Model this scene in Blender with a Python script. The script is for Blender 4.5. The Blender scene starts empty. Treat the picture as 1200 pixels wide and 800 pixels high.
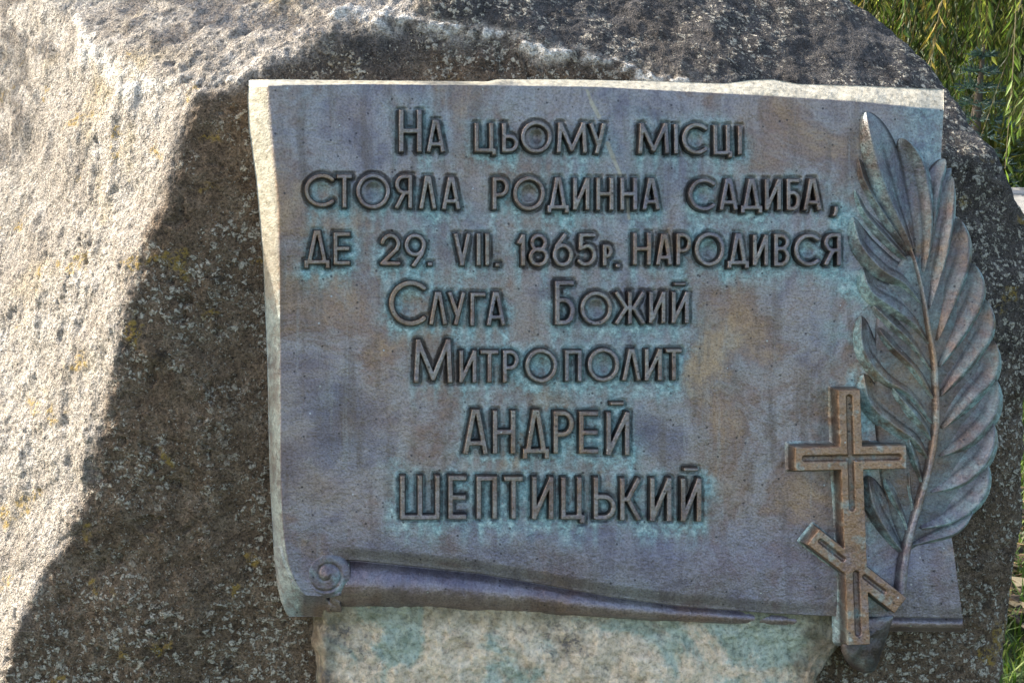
import bpy, math, random
import numpy as np
R = math.radians
random.seed(7)
rng = np.random.default_rng(11)
S = bpy.context.scene
COL = S.collection

# ---------------------------------------------------------------- camera, sky, sun, exposure
PITCH = 15.0                       # the boulder's face leans back by this much
ROT = (R(90 - PITCH), 0, 0)        # frame of the leaning face: x along it, y up it, z out of it
ORG = np.array([0, 0, 1.05])       # middle of the plaque above the ground
D = 1.6                            # camera distance
U0, V0 = -0.2, 0.08                # where the optical axis meets the face
sp, cp = math.sin(R(PITCH)), math.cos(R(PITCH))
def world(u, v, w):
    return np.array([u, v * sp - w * cp, v * cp + w * sp]) + ORG

cam = bpy.data.cameras.new('camera')
camo = bpy.data.objects.new('camera', cam)
COL.objects.link(camo)
camo.location = world(U0, V0, D)
camo.rotation_euler = ROT
cam.sensor_width = 36
cam.lens = 36 * D / 1.2
cam.shift_x = -U0 / 1.2
cam.shift_y = -V0 / 1.2
cam.clip_start = 0.05
cam.clip_end = 500
S.camera = camo

sl = np.array([-0.74, 0.60, -0.20])            # towards the sun, in the leaning frame
sw = np.array([sl[0], sl[1] * sp - sl[2] * cp, sl[1] * cp + sl[2] * sp])
sw /= np.linalg.norm(sw)
elev = math.asin(sw[2]); azim = math.atan2(sw[0], sw[1])
W = bpy.data.worlds.new('World'); S.world = W
W.use_nodes = True
nt = W.node_tree
bg = nt.nodes['Background']
sky = nt.nodes.new('ShaderNodeTexSky')
sky.sky_type = 'NISHITA'; sky.sun_disc = False
sky.sun_elevation = elev; sky.sun_rotation = azim
sky.air_density = 1.0; sky.dust_density = 4.0; sky.ozone_density = 0.6
nt.links.new(sky.outputs[0], bg.inputs[0])
bg.inputs[1].default_value = 0.15
sun = bpy.data.lights.new('sun', 'SUN')
sun.energy = 3.3; sun.angle = R(0.5); sun.color = (1.0, 0.95, 0.87)
suno = bpy.data.objects.new('sun', sun)
COL.objects.link(suno)
import mathutils
suno.rotation_euler = mathutils.Vector(sw).to_track_quat('Z', 'Y').to_euler()
suno.location = (-4, 3, 6)
S.view_settings.view_transform = 'Standard'
S.view_settings.look = 'None'
S.view_settings.exposure = 1.5
S.view_settings.gamma = 1
S.render.engine = 'CYCLES'
S.cycles.max_bounces = 8

# ---------------------------------------------------------------- helpers
def tag(o, label=None, cat=None, group=None, kind=None):
    if label: o['label'] = label
    if cat: o['category'] = cat
    if group: o['group'] = group
    if kind: o['kind'] = kind
    return o
def empty(name, loc, rot=(0, 0, 0)):
    o = bpy.data.objects.new(name, None)
    o.empty_display_size = 0.1
    COL.objects.link(o); o.location = loc; o.rotation_euler = rot
    return o
def mesh_obj(name, verts, faces, mat, parent=None, loc=None, rot=None, col=None, smooth=True):
    """verts (n,3); faces (m,4) or (m,3) array or list of such arrays; ONE object"""
    verts = np.asarray(verts, dtype=np.float32)
    if not isinstance(faces, list): faces = [faces]
    faces = [np.asarray(f, dtype=np.int32) for f in faces if len(f)]
    if parent is not None and mat is not None and mat.name == 'patinated_bronze':      # relief faces outwards
        f0 = faces[0]
        nz_ = np.cross(verts[f0[:, 1]] - verts[f0[:, 0]], verts[f0[:, 2]] - verts[f0[:, 0]])[:, 2].sum()
        if nz_ < 0: faces = [f[:, ::-1] for f in faces]
    me = bpy.data.meshes.new(name)
    me.vertices.add(len(verts)); me.vertices.foreach_set('co', verts.ravel())
    nl = sum(f.size for f in faces); nf = sum(len(f) for f in faces)
    me.loops.add(nl); me.polygons.add(nf)
    me.loops.foreach_set('vertex_index', np.concatenate([f.ravel() for f in faces]))
    tot = np.concatenate([np.full(len(f), f.shape[1], np.int32) for f in faces])
    start = np.concatenate([[0], np.cumsum(tot)[:-1]]).astype(np.int32)
    me.polygons.foreach_set('loop_start', start)
    me.polygons.foreach_set('loop_total', tot)
    me.update(calc_edges=True)
    me.polygons.foreach_set('use_smooth', np.full(nf, smooth, bool))
    if col is not None:
        a = me.color_attributes.new('col', 'FLOAT_COLOR', 'POINT')
        c = np.ones((len(verts), 4), np.float32); c[:, :col.shape[1]] = col
        a.data.foreach_set('color', c.ravel())
    if mat: me.materials.append(mat)
    me.validate()
    o = bpy.data.objects.new(name, me)
    COL.objects.link(o)
    if parent: o.parent = parent
    if loc is not None: o.location = loc
    if rot is not None: o.rotation_euler = rot
    return o
def grid_faces(nr, nc, off=0, wrap=False):
    r = np.arange(nr - 1)[:, None]; c = np.arange(nc if wrap else nc - 1)[None, :]
    c2 = (c + 1) % nc
    a = r * nc + c; b = r * nc + c2; d = (r + 1) * nc + c; e = (r + 1) * nc + c2
    return np.stack([a, b, e, d], -1).reshape(-1, 4) + off

_p = np.random.default_rng(3).permutation(256); _p = np.concatenate([_p, _p])
_g = np.random.default_rng(4).normal(size=(256, 3)); _g /= np.linalg.norm(_g, axis=1)[:, None]
def perlin(x, y, z):
    xi = np.floor(x).astype(int); yi = np.floor(y).astype(int); zi = np.floor(z).astype(int)
    xf, yf, zf = x - xi, y - yi, z - zi
    f = lambda t: t * t * t * (t * (t * 6 - 15) + 10)
    u, v, w = f(xf), f(yf), f(zf)
    out = 0
    for dx in (0, 1):
        for dy in (0, 1):
            for dz in (0, 1):
                h = _p[_p[_p[(xi + dx) & 255] + ((yi + dy) & 255)] + ((zi + dz) & 255)]
                g = _g[h]
                d = g[..., 0] * (xf - dx) + g[..., 1] * (yf - dy) + g[..., 2] * (zf - dz)
                out = out + d * (u if dx else 1 - u) * (v if dy else 1 - v) * (w if dz else 1 - w)
    return out * 1.4
def fbm(p, scale, octv=3, gain=0.5, seed=0.0):
    s = 0; a = 1.0
    for i in range(octv):
        q = p * scale + seed * 17.3 + i * 5.1
        s = s + a * perlin(q[..., 0], q[..., 1], q[..., 2]); a *= gain; scale *= 2.03
    return s
def sstep(a, b, x):
    t = np.clip((x - a) / (b - a), 0, 1); return t * t * (3 - 2 * t)
def P(px, py, w=0.0):
    """a point of the photograph measured on the plaque (1 unit = 1 mm) -> u, v at height w above the face"""
    k = (D - w) / D
    return U0 + ((np.asarray(px, float) - 600) / 1000 - U0) * k, V0 + ((400 - np.asarray(py, float)) / 1000 - V0) * k
def curve(pts, n):
    """smooth (Catmull-Rom) resample"""
    p = np.asarray(pts, float)
    if len(p) > 2:
        q = np.vstack([2 * p[0] - p[1], p, 2 * p[-1] - p[-2]])
        out = []
        for i in range(1, len(q) - 2):
            t = np.linspace(0, 1, 16, endpoint=False)[:, None]
            a, b, c, d = q[i - 1], q[i], q[i + 1], q[i + 2]
            out.append(0.5 * (2 * b + (c - a) * t + (2 * a - 5 * b + 4 * c - d) * t ** 2 + (3 * b - a - 3 * c + d) * t ** 3))
        p = np.vstack(out + [q[-2][None]])
    L = np.concatenate([[0], np.cumsum(np.linalg.norm(np.diff(p, axis=0), axis=1))])
    s = np.linspace(0, L[-1], n)
    return np.stack([np.interp(s, L, p[:, k]) for k in range(p.shape[1])], 1)

# node helpers
class NT:
    def __init__(self, name):
        self.m = bpy.data.materials.new(name); self.m.use_nodes = True
        self.t = self.m.node_tree
        self.b = self.t.nodes['Principled BSDF']
    def n(self, typ, **kw):
        nd = self.t.nodes.new(typ)
        for k, v in kw.items():
            if k.startswith('_'): setattr(nd, k[1:], v)
        for k, v in kw.items():
            if not k.startswith('_'):
                s = nd.inputs[int(k[1:]) if k[1:].isdigit() and k[0] == 'i' else k.replace('__', ' ')]
                if isinstance(v, bpy.types.NodeSocket): self.t.links.new(v, s)
                else: s.default_value = v
        return nd
    def link(self, a, b): self.t.links.new(a, b)
    def noise(self, vec, scale, detail=4, rough=0.55, dist=0.0):
        return self.n('ShaderNodeTexNoise', Vector=vec, Scale=scale, Detail=detail, Roughness=rough, Distortion=dist).outputs['Fac']
    def ramp(self, fac, stops):
        nd = self.n('ShaderNodeValToRGB', Fac=fac)
        e = nd.color_ramp.elements
        while len(e) < len(stops): e.new(0.5)
        for el, (p, c) in zip(e, stops):
            el.position = p; el.color = (*c, 1) if hasattr(c, '__len__') else (c, c, c, 1)
        return nd.outputs['Color']
    def mix(self, fac, a, b, mode='MIX'):
        nd = self.t.nodes.new('ShaderNodeMix'); nd.data_type = 'RGBA'; nd.blend_type = mode
        for s, v in ((nd.inputs[0], fac), (nd.inputs[6], a), (nd.inputs[7], b)):
            if isinstance(v, bpy.types.NodeSocket): self.t.links.new(v, s)
            elif hasattr(v, '__len__'): s.default_value = (*v, 1)
            else: s.default_value = v
        return nd.outputs[2]
    def math(self, op, a, b=0.0, clamp=False):
        nd = self.t.nodes.new('ShaderNodeMath'); nd.operation = op; nd.use_clamp = clamp
        for s, v in ((nd.inputs[0], a), (nd.inputs[1], b)):
            if isinstance(v, bpy.types.NodeSocket): self.t.links.new(v, s)
            else: s.default_value = v
        return nd.outputs[0]
    def step(self, a, b, fac):
        nd = self.n('ShaderNodeMapRange', _interpolation_type='SMOOTHSTEP')
        nd.inputs[1].default_value = a; nd.inputs[2].default_value = b
        self.link(fac, nd.inputs[0]); return nd.outputs[0]
    def bump(self, h, strength, dist, normal=None):
        nd = self.n('ShaderNodeBump', Height=h, Strength=strength, Distance=dist)
        if normal is not None: self.link(normal, nd.inputs['Normal'])
        return nd.outputs['Normal']
    def obj(self): return self.n('ShaderNodeTexCoord').outputs['Object']
    def scaled(self, vec, s):
        return self.n('ShaderNodeMapping', Vector=vec, Scale=s).outputs[0]
    def attr(self, name='col'):
        a = self.n('ShaderNodeAttribute', _attribute_name=name)
        s = self.n('ShaderNodeSeparateColor', Color=a.outputs['Color'])
        return s.outputs[0], s.outputs[1], s.outputs[2]
    def set(self, **kw):
        for k, v in kw.items():
            s = self.b.inputs[k.replace('_', ' ')]
            if isinstance(v, bpy.types.NodeSocket): self.link(v, s)
            elif hasattr(v, '__len__') and len(v) == 3: s.default_value = (*v, 1)
            else: s.default_value = v
        return self.m

# ---------------------------------------------------------------- materials
def mat_rock():
    t = NT('weathered_stone'); o = t.obj()
    fr, lf, tp = t.attr()          # tone of each side: weathering, plus sun and shade painted in
    sun_edge = t.step(0.9, 1.7, lf); lf = t.math('MINIMUM', lf, 1.0)
    n1 = t.noise(o, 7, 5, 0.6); n2 = t.noise(o, 38, 5, 0.65); n3 = t.noise(o, 170, 3, 0.7); n4 = t.noise(o, 430, 2, 0.7)
    pale = t.ramp(n2, [(0.3, (0.30, 0.265, 0.22)), (0.5, (0.41, 0.37, 0.315)), (0.72, (0.49, 0.455, 0.405))])
    pale = t.mix(t.math('MULTIPLY', t.step(0.55, 0.72, t.noise(o, 9, 4, 0.6)), 0.55), pale, (0.42, 0.33, 0.17))
    pale = t.mix(t.math('MULTIPLY', t.step(0.50, 0.64, t.noise(o, 4.2, 5, 0.7)), 0.55), pale, (0.27, 0.235, 0.195))
    brown = t.ramp(n2, [(0.28, (0.090, 0.060, 0.036)), (0.5, (0.185, 0.130, 0.082)), (0.75, (0.29, 0.225, 0.155))])
    grey = t.ramp(n2, [(0.28, (0.045, 0.043, 0.042)), (0.5, (0.075, 0.071, 0.068)), (0.75, (0.135, 0.127, 0.12))])
    c = t.mix(lf, grey, pale); c = t.mix(fr, c, brown)
    c = t.mix(t.math('MULTIPLY', t.step(0.40, 0.75, n1), 0.45), c, (0.10, 0.075, 0.05))
    c = t.mix(sun_edge, c, (0.68, 0.65, 0.58))          # broken edges painted pale as if sunlit
    # grain
    c = t.mix(0.85, c, t.ramp(n3, [(0.30, 0.30), (0.5, 1.0), (0.70, 1.45)]), 'MULTIPLY')
    c = t.mix(0.75, c, t.ramp(n4, [(0.32, 0.25), (0.5, 1.0), (0.68, 1.6)]), 'MULTIPLY')
    # pale crustose lichen: rosettes gathered into colonies, and stray specks everywhere
    warp = t.mix(0.02, o, t.n('ShaderNodeTexNoise', Vector=o, Scale=120.0, Detail=3.0).outputs['Color'], 'ADD')
    def specks(scale, r0, r1, thr):
        v = t.n('ShaderNodeTexVoronoi', Vector=warp, Scale=scale, Randomness=1.0)
        rnd = t.n('ShaderNodeSeparateColor', Color=v.outputs['Color']).outputs[0]
        return t.math('MULTIPLY', t.math('SUBTRACT', 1.0, t.step(r0, r1, v.outputs['Distance'])), t.math('GREATER_THAN', rnd, thr)), rnd
    big, r1 = specks(115.0, 0.30, 0.50, 0.12)
    sm, r2 = specks(230.0, 0.20, 0.40, 0.62)
    x = t.n('ShaderNodeSeparateXYZ', Vector=o)
    col1 = t.math('ADD', t.noise(o, 10, 5, 0.75), t.math('MULTIPLY', tp, 0.02))
    col1 = t.math('ADD', col1, t.math('MULTIPLY', t.step(-0.02, -0.24, x.outputs[1]), 0.02))     # damper near the ground
    col1 = t.math('ADD', col1, t.math('MULTIPLY', t.step(0.50, 0.60, x.outputs[0]), 0.05))
    colony = t.math('MULTIPLY', t.step(0.485, 0.515, col1), t.step(0.36, 0.48, t.math('ADD', t.noise(o, 4.5, 3, 0.6), t.math('MULTIPLY', t.step(0.50, 0.60, x.outputs[0]), 0.1))))
    loose = t.step(0.38, 0.50, col1)
    lich = t.math('MAXIMUM', t.math('MULTIPLY', big, colony), t.math('MULTIPLY', sm, loose))
    lich = t.math('MULTIPLY', lich, t.step(0.30, 0.50, t.math('ADD', t.math('MULTIPLY', n4, .6), t.math('MULTIPLY', n3, .4))))
    lich = t.math('MULTIPLY', lich, t.math('SUBTRACT', 1.0, t.math('MULTIPLY', lf, 0.8)))
    c = t.mix(t.math('MULTIPLY', lich, 0.9), c, t.ramp(n4, [(0.3, (0.32, 0.285, 0.215)), (0.5, (0.62, 0.56, 0.44)), (0.7, (0.74, 0.69, 0.57))]))
    # dark crust
    dk = t.math('MULTIPLY', t.step(0.58, 0.68, t.noise(o, 22, 5, 0.75)), t.math('SUBTRACT', 1.0, lf))
    c = t.mix(t.math('MULTIPLY', dk, 0.7), c, (0.022, 0.018, 0.014))
    # yellow lichen
    yl = t.math('MULTIPLY', t.step(0.62, 0.68, t.noise(o, 17, 3, 0.6)), t.step(0.44, 0.56, n3))
    yl = t.math('MULTIPLY', yl, t.math('SUBTRACT', 1.0, tp))
    c = t.mix(t.math('MULTIPLY', yl, 0.75), c, (0.36, 0.24, 0.045))
    h = t.math('ADD', t.math('MULTIPLY', n3, 0.7), t.math('MULTIPLY', n4, 0.45))
    h = t.math('ADD', h, t.math('MULTIPLY', lich, 0.35))
    b = t.bump(n2, 0.45, 0.012); b = t.bump(h, 1.0, 0.010, b)
    return t.set(Base_Color=c, Roughness=0.92, Normal=b, Specular_IOR_Level=0.25)

def mat_bronze():
    t = NT('patinated_bronze'); o = t.obj()
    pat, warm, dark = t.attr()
    n1 = t.noise(o, 6.5, 5, 0.65, 0.7); n2 = t.noise(o, 22, 5, 0.65); n3 = t.noise(o, 120, 4, 0.7); n4 = t.noise(o, 400, 3, 0.65)
    st = t.noise(t.scaled(o, (60, 7, 7)), 1, 4, 0.6)          # rain streaks
    c = t.ramp(n1, [(0.30, (0.120, 0.112, 0.140)), (0.41, (0.225, 0.205, 0.220)), (0.48, (0.335, 0.305, 0.290)), (0.55, (0.240, 0.175, 0.150)), (0.66, (0.420, 0.285, 0.170))])
    c = t.mix(t.math('MULTIPLY', t.step(0.48, 0.66, st), 0.6), c, (0.150, 0.118, 0.098))
    c = t.mix(t.math('MULTIPLY', t.step(0.56, 0.70, t.noise(t.scaled(o, (90, 5, 5)), 1, 3, 0.6)), 0.35), c, (0.36, 0.36, 0.345))
    c = t.mix(t.math('MULTIPLY', t.step(0.50, 0.70, n2), 0.6), c, (0.29, 0.29, 0.275))
    x = t.n('ShaderNodeSeparateXYZ', Vector=o)
    vio = t.math('MULTIPLY', t.step(-0.17, -0.26, t.math('ADD', x.outputs[1], t.math('MULTIPLY', t.math('SUBTRACT', n1, 0.5), 0.10))), 0.42)   # violet-blue reflection above the fold, painted in as a tint
    c = t.mix(vio, c, t.ramp(n2, [(0.3, (0.125, 0.118, 0.19)), (0.7, (0.25, 0.235, 0.32))]))
    c = t.mix(t.math('MULTIPLY', warm, 0.9), c, t.ramp(n2, [(0.3, (0.25, 0.145, 0.082)), (0.7, (0.44, 0.27, 0.155))]))
    p = t.math('MULTIPLY', pat, t.math('ADD', 0.25, t.math('MULTIPLY', t.step(0.36, 0.60, t.math('ADD', t.math('MULTIPLY', n3, .5), t.math('MULTIPLY', n2, .5))), 0.85)), True)
    vd = t.ramp(n3, [(0.3, (0.12, 0.235, 0.245)), (0.5, (0.30, 0.48, 0.47)), (0.7, (0.60, 0.72, 0.67))])
    c = t.mix(p, c, vd)
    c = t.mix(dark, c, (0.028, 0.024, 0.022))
    c = t.mix(0.65, c, t.ramp(n4, [(0.32, 0.45), (0.5, 1.0), (0.7, 1.4)]), 'MULTIPLY')
    # pits and specks
    v = t.n('ShaderNodeTexVoronoi', Vector=o, Scale=95.0)
    rn = t.n('ShaderNodeSeparateColor', Color=v.outputs['Color'])
    pit = t.math('MULTIPLY', t.math('LESS_THAN', v.outputs['Distance'], 0.13), t.math('GREATER_THAN', rn.outputs[0], 0.62))
    wht = t.math('MULTIPLY', t.math('LESS_THAN', v.outputs['Distance'], 0.11), t.math('LESS_THAN', rn.outputs[1], 0.05))
    c = t.mix(t.math('MULTIPLY', pit, 0.7), c, (0.03, 0.03, 0.035))
    c = t.mix(t.math('MULTIPLY', wht, 0.8), c, (0.55, 0.55, 0.52))
    h = t.math('ADD', t.math('MULTIPLY', n3, 0.5), t.math('MULTIPLY', n4, 0.3))
    h = t.math('SUBTRACT', h, t.math('MULTIPLY', pit, 0.8))
    b = t.bump(n2, 0.5, 0.006); b = t.bump(h, 0.7, 0.0025, b)
    rough = t.math('ADD', t.math('ADD', 0.24, t.math('MULTIPLY', n2, 0.22)), t.math('MULTIPLY', p, 0.4))
    met = t.math('MULTIPLY', t.math('SUBTRACT', 1.0, p), 0.60)
    return t.set(Base_Color=c, Metallic=met, Roughness=rough, Normal=b)

def mat_mortar():
    t = NT('stained_mortar'); o = t.obj()
    n1 = t.noise(o, 8, 5, 0.65, 0.4); n2 = t.noise(o, 40, 5, 0.7); n3 = t.noise(o, 190, 4, 0.7)
    c = t.ramp(n2, [(0.3, (0.42, 0.32, 0.21)), (0.48, (0.68, 0.545, 0.38)), (0.72, (0.84, 0.73, 0.56))])
    x = t.n('ShaderNodeSeparateXYZ', Vector=o)
    g = t.math('MULTIPLY', t.step(0.50, 0.60, t.math('ADD', n1, t.math('MULTIPLY', t.step(0.16, 0.30, x.outputs[0]), 0.10))), 0.8)
    c = t.mix(g, c, t.ramp(n2, [(0.3, (0.17, 0.25, 0.19)), (0.7, (0.46, 0.58, 0.50))]))
    rim = t.math('ADD', t.math('ABSOLUTE', t.math('SUBTRACT', x.outputs[0], 0.07)), t.math('MULTIPLY', t.math('SUBTRACT', t.noise(o, 18, 4, 0.7), 0.5), 0.12))
    c = t.mix(t.math('MULTIPLY', t.step(0.255, 0.30, rim), 0.8), c, t.ramp(n2, [(0.3, (0.07, 0.05, 0.032)), (0.7, (0.22, 0.17, 0.11))]))
    d = t.math('MULTIPLY', t.math('MULTIPLY', t.step(0.54, 0.64, t.noise(o, 12, 5, 0.75)), t.step(0.4, 0.55, n3)), 0.85)
    c = t.mix(d, c, (0.085, 0.08, 0.078))
    top = t.math('MULTIPLY', t.step(-0.348, -0.326, x.outputs[1]), 0.55)      # algae under the bronze
    c = t.mix(top, c, t.ramp(n2, [(0.3, (0.10, 0.085, 0.04)), (0.7, (0.34, 0.30, 0.17))]))
    c = t.mix(0.8, c, t.ramp(n3, [(0.30, 0.35), (0.5, 1.0), (0.7, 1.3)]), 'MULTIPLY')
    b = t.bump(n2, 0.6, 0.01); b = t.bump(n3, 0.8, 0.003, b)
    return t.set(Base_Color=c, Roughness=0.9, Normal=b, Specular_IOR_Level=0.2)

def mat_leaf(name, trans=0.45, rough=0.5):
    t = NT(name)
    a = t.n('ShaderNodeAttribute', _attribute_name='col').outputs['Color']
    t.set(Base_Color=a, Roughness=rough, Specular_IOR_Level=0.4)
    tr = t.n('ShaderNodeBsdfTranslucent', Color=t.mix(1.0, a, (1.5, 1.6, 0.9), 'MULTIPLY'))
    mx = t.n('ShaderNodeMixShader', Fac=trans)
    t.link(t.b.outputs[0], mx.inputs[1]); t.link(tr.outputs[0], mx.inputs[2])
    t.link(mx.outputs[0], t.t.nodes['Material Output'].inputs[0])
    return t.m
def mat_noise(name, stops, scale, rough=0.9, bump=0.0, bscale=60):
    t = NT(name); o = t.obj()
    n = t.noise(o, scale, 6, 0.65)
    c = t.ramp(n, stops)
    c = t.mix(0.5, c, t.ramp(t.noise(o, scale * 9, 4, 0.7), [(0.3, 0.5), (0.5, 1.0), (0.7, 1.4)]), 'MULTIPLY')
    kw = {}
    if bump: kw['Normal'] = t.bump(t.noise(o, bscale, 5, 0.7), 0.8, bump)
    return t.set(Base_Color=c, Roughness=rough, **kw)
M_ROCK, M_BRONZE, M_MORTAR = mat_rock(), mat_bronze(), mat_mortar()
M_LEAF = mat_leaf('willow_leaf'); M_GRASS = mat_leaf('grass_blade', 0.35); M_NEEDLE = mat_leaf('foliage', 0.2)
M_LITTER = mat_leaf('fallen_leaf', 0.1, 0.7)
M_SOIL = mat_noise('lawn_soil', [(0.3, (0.025, 0.035, 0.010)), (0.5, (0.05, 0.07, 0.018)), (0.7, (0.095, 0.095, 0.035))], 1.3, bump=0.03, bscale=40)
M_PATH = mat_noise('path_paving', [(0.3, (0.22, 0.215, 0.205)), (0.6, (0.30, 0.295, 0.28)), (0.8, (0.36, 0.35, 0.33))], 4, bump=0.003, bscale=120)
M_KERB = mat_noise('kerb_stone', [(0.3, (0.28, 0.27, 0.26)), (0.7, (0.42, 0.41, 0.39))], 8, bump=0.004)
M_BARK = mat_noise('bark', [(0.3, (0.05, 0.04, 0.03)), (0.7, (0.16, 0.13, 0.10))], 14, bump=0.02, bscale=30)
M_TWIG = mat_noise('dry_twig', [(0.3, (0.16, 0.13, 0.10)), (0.7, (0.42, 0.38, 0.31))], 40)

# ---------------------------------------------------------------- ground and path
def flat(name, x0, x1, y0, y1, z, mat, nx=2, ny=2):
    X, Y = np.meshgrid(np.linspace(x0, x1, nx), np.linspace(y0, y1, ny))
    v = np.stack([X.ravel(), Y.ravel(), np.full(X.size, z)], 1)
    return mesh_obj(name, v, grid_faces(ny, nx), mat, smooth=False)
tag(flat('lawn', -120, 120, -60, 200, 0, M_SOIL), kind='structure')

def slab_mesh(boxes, bev=0.006):
    vs, fs = [], []
    for x0, x1, y0, y1, z0, z1 in boxes:
        b = len(vs) * 0 + sum(len(v) for v in vs)
        v = np.array([[x0, y0, z0], [x1, y0, z0], [x1, y1, z0], [x0, y1, z0],
                      [x0, y0, z1 - bev], [x1, y0, z1 - bev], [x1, y1, z1 - bev], [x0, y1, z1 - bev],
                      [x0 + bev, y0 + bev, z1], [x1 - bev, y0 + bev, z1], [x1 - bev, y1 - bev, z1], [x0 + bev, y1 - bev, z1]])
        f = [[0, 1, 5, 4], [1, 2, 6, 5], [2, 3, 7, 6], [3, 0, 4, 7], [4, 5, 9, 8], [5, 6, 10, 9], [6, 7, 11, 10], [7, 4, 8, 11], [8, 9, 10, 11]]
        vs.append(v); fs.append(np.array(f) + b)
    return np.vstack(vs), np.vstack(fs)
bx = []
for i in range(-24, 40):
    for j in range(3):
        bx.append((i * 0.5 + 0.003, i * 0.5 + 0.497, 4.5 + j * 0.42 + 0.003, 4.5 + j * 0.42 + 0.417, -0.05, 0.03 + random.uniform(-.002, .002)))
v, f = slab_mesh(bx)
tag(mesh_obj('path', v, f, M_PATH, smooth=False), kind='structure')
bx = [(i * 1.0 + .003, i * 1.0 + .997, 5.765, 5.875, -0.1, 0.05) for i in range(-12, 20)]
v, f = slab_mesh(bx, .01)
tag(mesh_obj('path_kerb', v, f, M_KERB, smooth=False), kind='structure')

# ---------------------------------------------------------------- the boulder
def facet(n, p):
    n = np.array(n, float); n /= np.linalg.norm(n)
    return n, float(n @ np.array(p, float))
FAC = {
 'front': facet((0.02, 0.0, 1), (-0.3, 0, -0.045)),
 'frontlow': facet((-0.05, -0.10, 1), (-0.3, -0.25, -0.045)),
 'frontright': facet((0.28, 0.02, 0.96), (0.56, 0.0, -0.065)),
 'left': facet((-0.70, 0.20, 0.68), (-0.395, 0.24, -0.045)),
 'leftlow': facet((-0.74, 0.14, 0.66), (-0.53, -0.16, -0.045)),
 'topleft': facet((-0.25, 0.76, 0.60), (-0.38, 0.298, -0.045)),
 'band': facet((0.0, 0.25, 0.968), (0.0, 0.310, -0.045)),
 'topright': facet((0.21, 0.69, 0.69), (0.17, 0.320, -0.05)),
 'rightup': facet((0.74, 0.66, 0.12), (0.590, 0.332, -0.08)),
 'shoulder': facet((0.86, 0.48, 0.18), (0.622, 0.235, -0.12)),
 'right': facet((0.985, -0.07, -0.05), (0.665, 0.05, -0.15)),
 'rightlow': facet((0.97, -0.12, 0.05), (0.648, -0.2, -0.15)),
 'farleft': facet((-0.95, 0.1, -0.25), (-1.15, 0, -0.6)),
 'back': facet((0.05, 0.1, -1), (0, 0, -1.2)),
 'crest': facet((0.0, 0.9, -0.35), (0, 0.66, -0.55)),
 'under': facet((0, -0.966, 0.259), tuple((np.array([0, -0.966, 0.259]) * 1.35))),
}
CEN = np.array([-0.05, -0.15, -0.6])
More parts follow.
